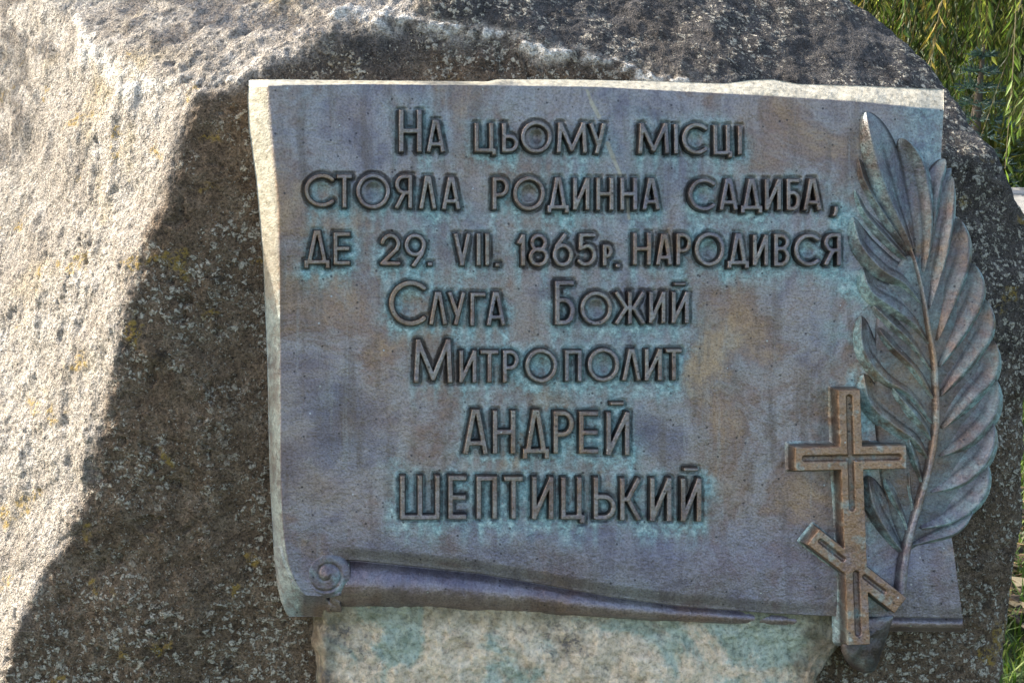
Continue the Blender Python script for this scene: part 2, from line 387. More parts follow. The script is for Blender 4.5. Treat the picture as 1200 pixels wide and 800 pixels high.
def build_boulder():
    nth, nph = 640, 1500
    th = np.concatenate([np.linspace(0.0, R(104), nth - 70, endpoint=False), np.linspace(R(104), math.pi, 70)])
    ph = np.linspace(0, 2 * math.pi, nph, endpoint=False)
    T, Fi = np.meshgrid(th, ph, indexing='ij')
    d = np.stack([np.sin(T) * np.cos(Fi), np.sin(T) * np.sin(Fi), np.cos(T)], -1)
    # facets, their edges wandering
    rr = np.full(T.shape, 2.2)
    q0 = d * 0.7
    ws = []
    names = list(FAC)
    for i, k in enumerate(names):
        n, dd = FAC[k]
        den = d @ n
        wob = 0.010 * fbm(q0, 4.0, 4, 0.55, seed=i + 1)
        if k == 'band': wob = wob * 0.6
        r = np.where(den > 0.02, (dd - CEN @ n + wob) / np.maximum(den, 0.02), 9.0)
        ws.append(np.clip(r, 0, 9))
    A = np.stack(ws)
    kk = 210.0
    m = A.min(0)
    E = np.exp(-kk * (A - m))
    rr = m - np.log(E.sum(0)) / kk
    Wt = E / E.sum(0)
    wf = sum(Wt[names.index(k)] for k in ('front', 'frontlow', 'frontright'))
    wl = sum(Wt[names.index(k)] for k in ('left', 'leftlow', 'topleft', 'farleft'))
    wtl = Wt[names.index('topleft')]; wll = wl - wtl
    p = CEN + d * rr[..., None]
    # relief of the stone
    big = fbm(p, 5.0, 3, 0.5, 3)
    med = fbm(p, 22.0, 3, 0.5, 5)
    sml = fbm(p, 75.0, 2, 0.6, 8)
    fin = fbm(p, 190.0, 2, 0.6, 9)
    ridg = 1 - np.abs(fbm(p * np.array([1, 1, 1.0]), 9.0, 3, 0.5, 12))
    # left side: flutes running down the face
    qs = np.stack([p[..., 0] * 26 + p[..., 2] * 22, p[..., 1] * 4.0 + p[..., 0] * 1.5, p[..., 2] * 10], -1)
    flute = perlin(qs[..., 0], qs[..., 1], qs[..., 2]) + 0.5 * perlin(qs[..., 0] * 2.3, qs[..., 1] * 2, qs[..., 2] * 2 + 7)
    h = 0.012 * big + 0.0045 * med + (0.0014 + 0.0004 * wl + 0.0008 * wtl) * sml + (0.0008 + 0.0005 * wl) * fin
    h = h + 0.0035 * wll * flute * (0.4 + sstep(-.3, .5, med)) - 0.0022 * wl * sstep(0.50, 0.72, fbm(p, 34.0, 3, 0.55, 24))
    h = h + 0.007 * wtl * np.abs(fbm(p, 16.0, 3, 0.6, 26))
    h = h - 0.006 * sstep(0.955, 1.0, ridg) * sstep(0.15, 0.45, fbm(p, 3.0, 2, 0.5, 33)) * (0.3 + wf)
    # the broken crest that runs across the top
    crest = np.array([P(x, y, -0.06) for x, y in ((405, 8), (430, 22), (500, 30), (560, 42), (640, 62), (720, 82), (760, 92), (800, 97))])
    ledge = np.array([P(x, y, -0.10) for x, y in ((40, -25), (75, 20), (110, 58), (150, 90), (195, 110), (250, 108), (300, 92))])
    dc = np.full(p.shape[:2], 1e9)
    dl = dc.copy()
    for i_, (a_, b_) in enumerate(list(zip(crest[:-1], crest[1:])) + list(zip(ledge[:-1], ledge[1:]))):
        e = b_ - a_; tt = np.clip(((p[..., 0] - a_[0]) * e[0] + (p[..., 1] - a_[1]) * e[1]) / (e @ e), 0, 1)
        d_ = np.hypot(p[..., 0] - a_[0] - tt * e[0] + 0.012 * med, p[..., 1] - a_[1] - tt * e[1] + 0.014 * med + 0.008 * big)
        if i_ < len(crest) - 1: dc = np.minimum(dc, d_)
        else: dl = np.minimum(dl, d_)
    h = h + (0.009 * np.exp(-(dc / 0.008) ** 2) + 0.004 * np.exp(-(dl / 0.014) ** 2)) * (p[..., 2] > -0.3) * (0.75 + 0.8 * med)
    # holes in the front face
    hole = sstep(0.48, 0.62, fbm(p, 30.0, 3, 0.55, 21))
    h = h - 0.006 * hole * wf
    ck = 1 - np.abs(perlin(p[..., 0] * 9 + p[..., 2] * 9 + .02 * 9 * sml, p[..., 1] * 2.6 + med * .25, p[..., 2] * 4))
    h = h - 0.006 * wll * sstep(0.975, 1.0, ck) * sstep(-.1, .3, big)
    # where the stone was dressed to take the plaque it is flat
    flatm = sstep(-0.36, -0.30, p[..., 0]) * (1 - sstep(0.52, 0.58, p[..., 0])) * (1 - sstep(0.27, 0.31, p[..., 1])) * wf
    h = np.where(flatm > 0, h * (1 - flatm) - 0.004 * flatm, h)
    p = p + d * h[..., None]
    # weathering and painted light: shaded front browner, top greyer and darker, sunlit left paler
    nz = 0.5 * fbm(p, 14.0, 4, 0.6, 30)
    zf = np.clip(wf + 0.5 * nz * (wf * (1 - wf) * 4), 0, 1)
    zl = np.clip(wll + 0.80 * wtl + 0.5 * nz * (wl * (1 - wl) * 4), 0, 1)
    lit_edge = np.maximum(np.exp(-(dc / 0.012) ** 2), 0.55 * np.exp(-(dl / 0.016) ** 2)) * (p[..., 2] > -0.3) * sstep(-.7, .3, sml + .8 * med)       # sunlight on the crest's broken edge, painted as pale stone
    zl = np.clip(zl, 0, 1) * (1 - lit_edge) + 2.0 * lit_edge; zf = zf * (1 - lit_edge)
    zt = np.clip(1 - wf - wl, 0, 1)
    # right-hand end of the front is greyer with lichen
    gr = sstep(0.50, 0.56, p[..., 0]) * sstep(-0.14, 0.0, p[..., 1] + 0.05 * nz)
    zf = zf * (1 - 0.75 * gr)
    col = np.stack([zf, zl, zt], -1).reshape(-1, 3)
    verts = p.reshape(-1, 3)
    faces = grid_faces(nth, nph, wrap=True)[:, ::-1]
    if np.cross(verts[faces[9000, 1]] - verts[faces[9000, 0]], verts[faces[9000, 3]] - verts[faces[9000, 0]]) @ (verts[faces[9000, 0]] - CEN) < 0: faces = faces[:, ::-1]
    loc = world(0, 0, 0)
    o = mesh_obj('granite_boulder', verts, faces, M_ROCK, loc=loc, rot=ROT, col=col)
    tag(o, 'huge rough boulder, sunlit on its left side, carrying the bronze plaque', 'boulder')
build_boulder()

# mortar bed under the plaque
def build_mortar():
    nx, ny = 330, 130
    X, Y = np.meshgrid(np.linspace(366, 992, nx), np.linspace(700, 1000, ny))
    u, vv = P(X, Y, -0.02)
    p = np.stack([u, vv, np.zeros_like(u)], -1)
    ew = 0.012 * fbm(p, 14, 3, 0.6, 40)
    u = u + ew * (1 - sstep(366, 420, X)) - 0.025 * sstep(930, 992, X) * sstep(760, 800, Y) + ew * sstep(930, 992, X)
    w = -0.020 + 0.006 * fbm(p, 9, 3, 0.5, 41) + 0.0035 * fbm(p, 40, 3, 0.6, 42) + 0.0015 * fbm(p, 130, 2, 0.6, 43)
    w = w + 0.010 * sstep(835, 900, X + 6 * fbm(p, 20, 2, .5, 45)) * (1 - sstep(742, 775, Y - 0.12 * (X - 985) + 8 * fbm(p, 20, 3, .5, 46)))   # thick dab near the cross
    edge = np.minimum(np.minimum(X - 366, 992 - X), 1000 - Y)
    w = w - 0.03 * (1 - sstep(0, 16, edge + 3 * fbm(p, 40, 2, .5, 44)))
    front = np.stack([u, vv, w], -1).reshape(-1, 3)
    back = front.copy(); back[:, 2] = -0.09
    n = nx * ny
    idx = np.arange(n).reshape(ny, nx)
    loop = np.concatenate([idx[0], idx[1:, -1], idx[-1, -2::-1], idx[-2:0:-1, 0]])
    l2 = np.roll(loop, -1)
    side = np.stack([loop, loop + n, l2 + n, l2], 1)
    fa = grid_faces(ny, nx)[:, ::-1]
    o = mesh_obj('mortar_bed', np.vstack([front, back]), [fa, side], M_MORTAR, loc=world(0, 0, 0), rot=ROT)
    tag(o, 'pale stained mortar bed set in the boulder below the bronze plaque', 'mortar bed')
build_mortar()

# ---------------------------------------------------------------- letters as strokes
def ell(cx, cy, rx, ry, a0, a1, n=28):
    a = np.radians(np.linspace(a0, a1, n))
    return [(cx + rx * math.cos(t), cy + ry * math.sin(t)) for t in a]
def bowl(y0, y1, side=1, xs=0.45):
    """half-round bowl from the stem between heights y0 and y1"""
    m = (y0 + y1) / 2; r = (y1 - y0) / 2
    p = [(0, y0)] + ell(xs, m, 1 - xs, r, -90, 90, 16) + [(0, y1)]
    return p if side > 0 else [(1 - x, y) for x, y in p]
G = {
 'Н': [[(0, 0), (0, 1)], [(1, 0), (1, 1)], [(0, .5), (1, .5)]],
 'А': [[(0, 1), (.40, 0), (.60, 0), (1, 1)], [(.17, .78), (.83, .78)]],
 'Л': [[(0, 1), (.40, 0), (.60, 0), (1, 1)]],
 'Ц': [[(0, 0), (0, 1), (1, 1), (1.0, 1.12)], [(.84, 0), (.84, 1)]],
 'Ь': [[(0, 0), (0, 1)], bowl(.46, 1)],
 'О': [ell(.5, .5, .5, .5, 0, 360, 48)],
 'М': [[(0, 1), (.06, 0), (.5, .93), (.94, 0), (1, 1)]],
 'У': [[(0, 0), (.55, .72)], [(1, 0), (.45, 1)]],
 'І': [[(.5, 0), (.5, 1)]],
 'С': [ell(.56, .5, .56, .5, 48, 312, 40)],
 'Т': [[(0, 0), (1, 0)], [(.5, 0), (.5, 1)]],
 'Я': [[(1, 0), (1, 1)], bowl(0, .53, -1), [(.55, .53), (0, 1)]],
 'Р': [[(0, 0), (0, 1)], bowl(0, .55)],
 'Д': [[(.14, .87), (.43, 0), (.57, 0), (.86, .87)], [(0, 1), (0, .87), (1, .87), (1, 1)]],
 'И': [[(0, 0), (0, 1), (1, 0), (1, 1)]],
 'Й': [[(0, 0), (0, 1), (1, 0), (1, 1)]],
 'Б': [[(.95, 0), (0, 0), (0, 1)], bowl(.43, 1)],
 'Е': [[(1, 0), (0, 0), (0, 1), (1, 1)], [(0, .5), (.95, .5)]],
 'В': [[(0, 0), (0, 1)], bowl(0, .46, 1, .35), bowl(.46, 1)],
 'Г': [[(1, 0), (0, 0), (0, 1)]],
 'П': [[(0, 1), (0, 0), (1, 0), (1, 1)]],
 'Ш': [[(0, 0), (0, 1), (1, 1), (1, 0)], [(.5, 0), (.5, 1)]],
 'К': [[(0, 0), (0, 1)], [(1, 0), (.35, .5), (1, 1)], [(0, .5), (.35, .5)]],
 'Ж': [[(.5, 0), (.5, 1)], [(0, 0), (.36, .5), (0, 1)], [(1, 0), (.64, .5), (1, 1)], [(.36, .5), (.64, .5)]],
 'V': [[(0, 0), (.5, 1), (1, 0)]],
 '1': [[(0, .24), (1, .02), (1, 1)]],
 '2': [ell(.5, .3, .48, .3, 190, 370, 20) + [(.9, .48), (0, 1), (1, 1)]],
 '9': [ell(.5, .33, .5, .33, 0, 360, 36), [(.98, .42), (.85, .66), (.42, 1.03)]],
 '6': [ell(.5, .67, .5, .33, 0, 360, 36), [(.02, .58), (.15, .36), (.62, -.02)]],
 '8': [ell(.5, .25, .40, .25, 0, 360, 32), ell(.5, .73, .5, .27, 0, 360, 32)],
 '5': [[(.95, 0), (.12, 0), (.08, .46)] + ell(.42, .68, .55, .32, -80, 140, 24)],
 '.': [[(.3, .5), (.7, .5)]],
 ',': [[(.6, 0), (.6, .4), (.25, 1)]],
}
def L(ch, x0, x1, y0, y1, *extra): return (ch, x0, x1, y0, y1, extra)
TEXT = [
 [L('Н', 466.5, 495, 128, 180), L('А', 499, 522, 140, 180), L('Ц', 555, 582, 143.5, 180), L('Ь', 587, 608, 143.5, 180), L('О', 609, 647, 141.5, 181),
  L('М', 651, 688, 143, 181), L('У', 689, 710, 144, 182), L('М', 746, 784, 144, 182), L('І', 787, 795, 145, 182), L('С', 797, 831, 144, 182.5), L('Ц', 834, 858, 146, 183), L('І', 862, 870, 146.5, 183)],
 [L('С', 356, 395, 203, 244), L('Т', 393.5, 414, 204, 245), L('О', 416.5, 458, 203, 246), L('Я', 462, 484, 204, 246), L('Л', 490.5, 512, 205.5, 246.5), L('А', 517, 540, 206.5, 247),
  L('Р', 576, 597, 207, 247), L('О', 600, 639, 206, 248), L('Д', 640, 667, 207, 251), L('И', 670, 691, 207.5, 247.5), L('Н', 697, 719, 207.5, 248), L('Н', 725, 746.5, 207.5, 248), L('А', 751, 773, 208, 247.5),
  L('С', 804.5, 840, 208.5, 248.5), L('А', 841, 864, 208.5, 248), L('Д', 866, 893, 208.5, 251.5), L('И', 894, 915, 209, 248), L('Б', 919.5, 937.5, 209, 248), L('А', 939.5, 962, 208.5, 248), L(',', 973, 983, 241, 255)],
 [L('Д', 356, 387.5, 269, 315.5), L('Е', 390, 411.5, 271.5, 311.5), L('2', 444.5, 470.5, 273, 312), L('9', 473, 500, 273, 313), L('.', 498.5, 509, 303, 316),
  L('V', 531, 552, 272.5, 312.5), L('І', 556.5, 565, 272.5, 312.5), L('І', 566.5, 575, 272.5, 312.5), L('.', 577.5, 588, 304, 317),
  L('1', 605, 616, 273, 313), L('8', 618, 643.5, 273, 313.5), L('6', 646, 672, 273, 313.5), L('5', 675, 699.5, 272.5, 313), L('Р', 704.5, 718, 285.5, 313), L('.', 718, 728, 305, 318),
  L('Н', 740, 763, 271.5, 312), L('А', 767, 787.5, 273, 312), L('Р', 790.5, 810, 272.5, 312), L('О', 812, 849, 271.5, 313), L('Д', 850.5, 877.5, 272.5, 316), L('И', 880, 900, 274, 312.5), L('В', 905, 925, 273, 313),
  L('С', 928.5, 962, 273, 313), L('Я', 963.5, 985, 272.5, 312.5)],
 [L('С', 455, 503, 328, 382.5), L('Л', 502, 524.5, 341, 381.5), L('У', 524, 546, 341, 382), L('Г', 550, 570, 342, 383), L('А', 569.5, 592.5, 341, 382.5),
  L('Б', 649, 674, 328, 381.5), L('О', 678.5, 717.5, 340.5, 382), L('Ж', 719, 756, 340.5, 381), L('И', 759, 780, 340.5, 380), L('Й', 785.5, 807.5, 340.5, 380, (789, 803.5, 333))],
 [L('М', 484, 531, 396, 449.5), L('И', 537, 559, 409, 449), L('Т', 561.5, 585, 409, 449), L('Р', 588, 608.5, 409, 449), L('О', 614, 653.5, 407.5, 449),
  L('П', 660.5, 682, 409, 448), L('О', 687, 726, 406.5, 448), L('Л', 728, 751, 407.5, 447), L('И', 754, 776, 407.5, 447), L('Т', 778.5, 799.5, 407.5, 446.5)],
 [L('А', 542, 572, 478, 532.5), L('Н', 576, 604.5, 479, 532), L('Д', 611, 644, 478.5, 538), L('Р', 647, 673, 480, 532), L('Е', 677, 702, 480.5, 532), L('Й', 709, 738, 481, 534, (714, 731, 472.5))],
 [L('Ш', 468, 516, 555, 608.5), L('Е', 524, 547.5, 555.5, 608), L('П', 557, 583, 556, 608), L('Т', 589, 613.5, 556.5, 608), L('И', 622, 649, 556.5, 608.5), L('Ц', 656, 685.5, 557, 608.5),
  L('Ь', 694, 722, 557, 609), L('К', 725, 751, 558, 610), L('И', 760, 787, 558, 611), L('Й', 796, 822, 558.5, 611.5, (800, 817.5, 549.5))],
]
def letter_segs(l):
    ch, x0, x1, y0, y1, extra = l
    cap = y1 - y0
    hw = 3.3 if cap < 47 else 3.7
    if ch in 'Д' and cap < 50: hw = 3.3
    if ch in '.,': hw = 3.0
    a0, a1, b0, b1 = x0 + hw, x1 - hw, y0 + hw, y1 - hw
    if ch == 'І': a0 = a1 = (x0 + x1) / 2
    segs = []
    for pl in G[ch]:
        q = [(a0 + (a1 - a0) * x, b0 + (b1 - b0) * y) for x, y in pl]
        segs += list(zip(q[:-1], q[1:]))
    for e in extra:
        segs.append(((e[0] + hw * .8, e[2]), (e[1] - hw * .8, e[2])))
    return np.array(segs), hw
def sdf_letter(X, Y, l, segs, hw):
    d = np.full(X.shape, 1e9); k = 0
    for pl in list(G[l[0]]) + [None] * len(l[5]):
        n = 1 if pl is None else len(pl) - 1
        sg = segs[k:k + n]; k += n
        if n > 8:
            d = np.minimum(d, sdf_segs(X, Y, sg, hw))
            continue
        for (ax, ay), (bx_, by) in sg:
            dx, dy = bx_ - ax, by - ay; LL = math.hypot(dx, dy) + 1e-9; dx /= LL; dy /= LL
            a = np.abs((X - (ax + bx_) / 2) * dx + (Y - (ay + by) / 2) * dy) - LL / 2 - hw * .9
            b = np.abs(-(X - (ax + bx_) / 2) * dy + (Y - (ay + by) / 2) * dx) - hw * (0.75 if pl is None else 1)
            d = np.minimum(d, np.hypot(np.maximum(a, 0), np.maximum(b, 0)) + np.minimum(np.maximum(a, b), 0))
    y0, y1 = segs[:, :, 1].min() - hw, segs[:, :, 1].max() + hw
    return np.maximum(d, np.maximum(y0 - Y, Y - y1))
def sdf_segs(X, Y, segs, hw):
    d = np.full(X.shape, 1e9)
    for (ax, ay), (bx_, by) in segs:
        dx, dy = bx_ - ax, by - ay
        LL = dx * dx + dy * dy + 1e-9
        t = np.clip(((X - ax) * dx + (Y - ay) * dy) / LL, 0, 1)
        # square-ended strokes
        ex, ey = X - (ax + t * dx), Y - (ay + t * dy)
        d = np.minimum(d, ex * ex + ey * ey)
    return np.sqrt(d) - hw

# ---------------------------------------------------------------- the plaque
plaque = empty('bronze_plaque', world(0, 0, 0), ROT)
tag(plaque, 'bronze scroll plaque with raised Cyrillic inscription, cross and palm branch', 'plaque')
ALL = [(l, *letter_segs(l)) for line in TEXT for l in line]

def xinterp(pts, x):
    p = np.array(pts, float); return np.interp(x, p[:, 0], p[:, 1])
TOP_OUT = [(290, 94), (330, 93), (400, 94), (500, 95), (572, 95.5), (582, 93), (660, 93), (760, 95), (850, 98), (880, 94), (905, 93), (935, 98.5), (1020, 101), (1110, 105)]
TOP_IN = [(290, 101), (316, 101), (420, 99), (580, 100.5), (700, 102.5), (860, 111), (1000, 119.5), (1110, 130.5)]
LEFT_OUT = [(90, 292), (115, 290), (150, 291.5), (210, 300), (300, 308), (420, 313), (560, 316), (650, 321), (685, 325), (704, 331), (716, 342), (723, 362), (730, 380)]
LEFT_IN = [(90, 313), (101, 315), (180, 322), (240, 328), (330, 328.5), (560, 329), (610, 331), (640, 334.5), (660, 338), (676, 344), (690, 352), (700, 360), (730, 372)]
RIGHT = [(90, 1106), (128, 1106), (180, 1103), (260, 1101), (400, 1103), (560, 1110), (630, 1115.5), (722, 1128), (740, 1130)]
DIAG = [(290, 640), (331, 640), (345, 683), (358, 697), (374, 698), (381, 697), (386, 655), (420, 656), (560, 671), (640, 685), (720, 699.5), (800, 710), (900, 718), (985, 722), (1130, 724)]
BOT = [(290, 722), (345, 722), (500, 722), (600, 724), (720, 729), (800, 732), (900, 736), (985, 739), (1130, 740)]

def patina_field(X, Y):
    """verdigris that has run out round every raised letter"""
    d = np.full(X.shape, 1e9)
    for l, segs, hw in ALL:
        x0, x1, y0, y1 = l[1] - 26, l[2] + 26, l[3] - 26, l[4] + 40
        m = (X > x0) & (X < x1) & (Y > y0) & (Y < y1)
        if m.any():
            d[m] = np.minimum(d[m], sdf_letter(X[m], Y[m], l, segs, hw))
    return d
def build_sheet():
    W_OUT = -0.030
    nlip, nface, ntop, nrow = 14, 760, 12, 520
    nroll = 60
    s = np.concatenate([np.zeros(nlip), np.linspace(0, 1, nface)])
    lip = np.concatenate([np.linspace(1, 0, nlip, endpoint=False), np.zeros(nface)])    # 1 at the outer edge
    nc = len(s)
    def xs(Y):
        """x of every column at heights Y (rows)"""
        li = np.interp(Y, *np.array(LEFT_IN, float).T); lo = np.interp(Y, *np.array(LEFT_OUT, float).T); r = np.interp(Y, *np.array(RIGHT, float).T)
        return np.where(lip[None, :] > 0, li[:, None] + (lo - li)[:, None] * lip[None, :], li[:, None] + (r - li)[:, None] * s[None, :])
    t = np.linspace(0, 1, nrow)
    X = xs(101 + t * 600)
    for _ in range(6):
        Yt = np.interp(X, *np.array(TOP_IN, float).T); Yb = np.interp(X, *np.array(DIAG, float).T)
        Y = Yt + (Yb - Yt) * t[:, None]
        li = np.interp(Y, *np.array(LEFT_IN, float).T); lo = np.interp(Y, *np.array(LEFT_OUT, float).T); r = np.interp(Y, *np.array(RIGHT, float).T)
        X = np.where(lip[None, :] > 0, li + (lo - li) * lip[None, :], li + (r - li) * s[None, :])
    Yb2 = np.interp(X, [290, 389, 420, 560, 640, 720, 800, 900, 985, 1130], [648, 655, 656, 671, 685, 699.5, 710, 718, 722, 724])
    below = np.abs(Yb2 - Y)
    q = np.stack([X, Y, X * 0], -1) / 1000
    face = 0.003 * fbm(q, 3.0, 2, 0.5, 50) + 0.0009 * fbm(q, 16, 3, 0.5, 51)
    face = face + 0.002 * np.exp(-((below - 46) / 30) ** 2) * sstep(380, 480, X) * (Y < Yb2) - 0.005 * (1 - sstep(0, 16, below)) * sstep(380, 420, X) * (1 - 0.7 * sstep(800, 985, X))
    face = face + (0.003 + 0.010 * (1 - sstep(250, 420, Y))) * (1 - sstep(0, 70, X - 318))                      # sheet lifts towards its left edge
    face = face - 0.006 * sstep(1075, 1104, X) * (1 - sstep(200, 260, Y))  # top right corner turns back
    ds0 = patina_field(X, Y)
    face = face - 0.0022 * (1 - sstep(0.6, 4.2, ds0))
    # bowls inside round letters
    for l, segs, hw in ALL:
        if l[0] in 'ОС':
            cx, cy = (l[1] + l[2]) / 2, (l[3] + l[4]) / 2; rad = min(l[2] - l[1], l[4] - l[3]) / 2 - 7.5
            if l[0] == 'С': rad -= 1
            dd = np.hypot(X - cx, Y - cy) / rad
            dep = 0.0052 if l[0] == 'О' else 0.003
            face = face - dep * np.clip(1 - dd ** 2, 0, 1)
    w = face + (W_OUT * (0.75 + 0.35 * sstep(230, 430, Y))) * lip[None, :] ** 1.15
    # top strip: the sheet rolls away backwards
    k = np.linspace(1, 0, ntop, endpoint=False)
    X0 = X[0]
    To = np.interp(X0, *np.array(TOP_OUT, float).T); Ti = np.interp(X0, *np.array(TOP_IN, float).T)
    Yt2 = Ti[None] + (To - Ti)[None] * k[:, None]
    Xt2 = np.repeat(X0[None], ntop, 0)
    wt = w[0][None] - (0.012 + 0.0009 * (Ti - To))[None] * k[:, None] ** 1.2 + 0.0012 * fbm(np.stack([Xt2, Yt2, Xt2 * 0], -1) / 1000, 60, 3, .6, 52)
    # roll at the foot of the sheet
    kb = np.linspace(0, 1, nroll)
    Xb0 = X[-1]
    Dg = Y[-1]; Bt = np.interp(Xb0, *np.array(BOT, float).T)
    Yr = Dg[None] + (np.maximum(Bt, Dg + 6) - Dg)[None] * kb[:, None]
    Xr = np.repeat(Xb0[None], nroll, 0)
    lr = np.interp(Yr, *np.array(LEFT_OUT, float).T)
    Xr = np.where(lip[None] > 0, lr + (Xb0[None] - lr) * (1 - lip[None]) , Xr)
    Xr = Xr + (1 - lip[None]) * 0
    hgt = (Bt - Dg)
    rw = np.clip(hgt, 6, 70) / 1000
    prof = -0.016 + 0.55 * rw[None] * (np.sin(np.pi * np.clip(kb * 0.78 + 0.16, 0, 1))[:, None] - 0.55) - 0.012 * sstep(0.7, 1, kb)[:, None]
    wr = prof + 0.0016 * fbm(np.stack([Xr, Yr, Xr * 0], -1) / 1000, 30, 3, .55, 53)
    wr = np.where(kb[:, None] == 0, w[-1][None] - 0.004, wr)
    ml = 1 - sstep(380, 387, Xb0)[None]
    wl_ = w[-1][None] - (0.022 * (1 - lip[None]) + 0.004) * kb[:, None] ** 0.8
    wr = wr * (1 - ml) + wl_ * ml
    XX = np.vstack([Xt2, X, Xr]); YY = np.vstack([Yt2, Y, Yr]); WW = np.vstack([wt, w, wr])
    u, v = P(XX, YY, WW)
    nr = len(XX)
    verts = np.stack([u, v, WW], -1).reshape(-1, 3)
    # colour zones
    ds = patina_field(XX, YY)
    pq = np.stack([XX, YY, XX * 0], -1) / 1000
    nz = fbm(pq, 25, 4, 0.6, 60)
    dsd = 0.45 * ds + 0.55 * patina_field(XX, YY - 6)        # it has crept downwards
    pat = 1.2 * np.exp(-np.maximum(dsd, 0) / (6.0 + 5 * np.clip(nz + .2, 0, 1))) * (0.75 + 0.7 * np.clip(nz, -.5, 1))
    clean = sstep(-0.30, 0.30, fbm(pq, 9, 2, 0.5, 66) + 0.25 * sstep(150, 560, YY) + 0.1)      # some letters are nearly clean
    pat = pat * (0.65 + 0.65 * sstep(120, 600, YY)) * (0.12 + 1.05 * clean)
    ring = (1 - sstep(0.9, 2.3, ds)) * (0.55 + 0.6 * np.clip(nz + .2, -.4, .6))  # dark line at the letter feet: shading and grime painted in
    # runs below the letters
    run = 0
    for dy in (8, 16, 26):
        run = run + 0.34 * np.exp(-np.maximum(patina_field(XX, YY - dy), 0) / 5)
    strk = perlin(XX / 9.0, YY / 90.0, XX * 0 + 3.3)
    pat = pat + run * np.clip(strk + 0.25, 0, 1)
    fe = np.hypot((XX - 1010) / 45, (YY - 380) / 190)
    pat = pat + 0.75 * np.exp(-np.maximum(fe - 0.55, 0) * 3.2) * np.clip(0.45 + nz * 1.4, 0, 1) * (XX > 940)
    pat = pat + 0.16 * np.clip(fbm(pq, 7, 3, 0.6, 61) - 0.05, 0, 1)
    pat = pat + 0.6 * sstep(1020, 1100, XX) * (1 - sstep(150, 260, YY))
    cx = np.minimum(np.abs(XX - (995 + (YY - 455) * .04)), 60)
    pat = pat + 0.55 * np.exp(-np.maximum(np.hypot(cx - 18, 0), 0) / 9) * sstep(440, 470, YY) * (cx < 60) * np.clip(.5 + nz, 0, 1)
    warm = 0.55 * np.clip(fbm(pq, 6, 3, 0.6, 62) + 0.05, 0, 1) * (1 - sstep(560, 640, YY))
    rollm = np.zeros_like(XX); rollm[ntop + nrow:] = sstep(0.15, 0.6, kb)[:, None]
    warm = np.maximum(warm, 0.35 * rollm)
    pat = pat * (1 - 0.6 * rollm)
    # sunlight painted pale on the lip and top strip
    edge = np.zeros_like(XX); edge[:ntop] = 1; edge = np.maximum(edge, sstep(0.02, 0.2, lip)[None] * np.ones_like(XX))
    lowlip = sstep(210, 400, YY) * (np.ones((len(XX), 1)) * (lip > 0)[None])
    edge = edge * (1 - 0.80 * lowlip); pat = np.maximum(pat, 0.55 * lowlip); warm = np.maximum(warm, 0.35 * lowlip * sstep(640, 700, YY))
    # thin pale scratch
    sc = np.array([(688, 106), (693, 120), (702, 137), (712, 168), (719, 186), (727, 205), (735, 232), (737, 256)], float)
    for a, b, th in [(sc[0], sc[1], .5), (sc[1], sc[2], 1.3), (sc[3], sc[4], 1.4), (sc[4], sc[5], 1.0), (sc[6], sc[7], .5)]:
        ds_ = sdf_segs(XX, YY, [((a[0], a[1]), (b[0], b[1]))], th + .9)
        edge = np.maximum(edge, 0.9 * (1 - sstep(-.6, .9, ds_)))
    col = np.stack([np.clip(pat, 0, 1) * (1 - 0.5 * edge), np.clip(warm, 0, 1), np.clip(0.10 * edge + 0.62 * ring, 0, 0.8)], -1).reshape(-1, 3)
    # sides and back
    n = nr * nc
    idx = np.arange(n).reshape(nr, nc)
    loop = np.concatenate([idx[0], idx[1:, -1], idx[-1, -2::-1], idx[-2:0:-1, 0]])
    l2 = np.roll(loop, -1)
    bv = verts[loop].copy(); bv[:, 2] = -0.058
    bi = n + np.arange(len(loop)); b2 = np.roll(bi, -1)
    side = np.stack([loop, bi, b2, l2], 1)
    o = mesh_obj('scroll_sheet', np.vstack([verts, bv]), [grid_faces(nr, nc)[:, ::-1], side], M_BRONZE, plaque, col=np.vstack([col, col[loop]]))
    a = o.data.color_attributes.new('lit_rim_scratch', 'FLOAT_COLOR', 'POINT')
    c = np.ones((n + len(loop), 4), np.float32); c[:n, :3] = edge.reshape(-1, 1); c[n:, :3] = edge.reshape(-1)[loop][:, None]
    a.data.foreach_set('color', c.ravel())
build_sheet()
# painted sunlight on the edges and the pale scratch enter the bronze shader through the second attribute
def add_lit_rim_scratch(m):
    t = NT.__new__(NT); t.m = m; t.t = m.node_tree; t.b = t.t.nodes['Principled BSDF']
    e = t.attr('lit_rim_scratch')[0]
    src = t.b.inputs['Base Color'].links[0].from_socket
    n = t.noise(t.obj(), 130, 4, 0.7)
    oc = t.ramp(n, [(0.3, (0.22, 0.20, 0.145)), (0.5, (0.44, 0.40, 0.30)), (0.7, (0.56, 0.52, 0.41))])
    t.set(Base_Color=t.mix(e, src, oc))
    ms = t.b.inputs['Metallic'].links[0].from_socket
    t.set(Metallic=t.math('MULTIPLY', ms, t.math('SUBTRACT', 1.0, e)))
add_lit_rim_scratch(M_BRONZE)

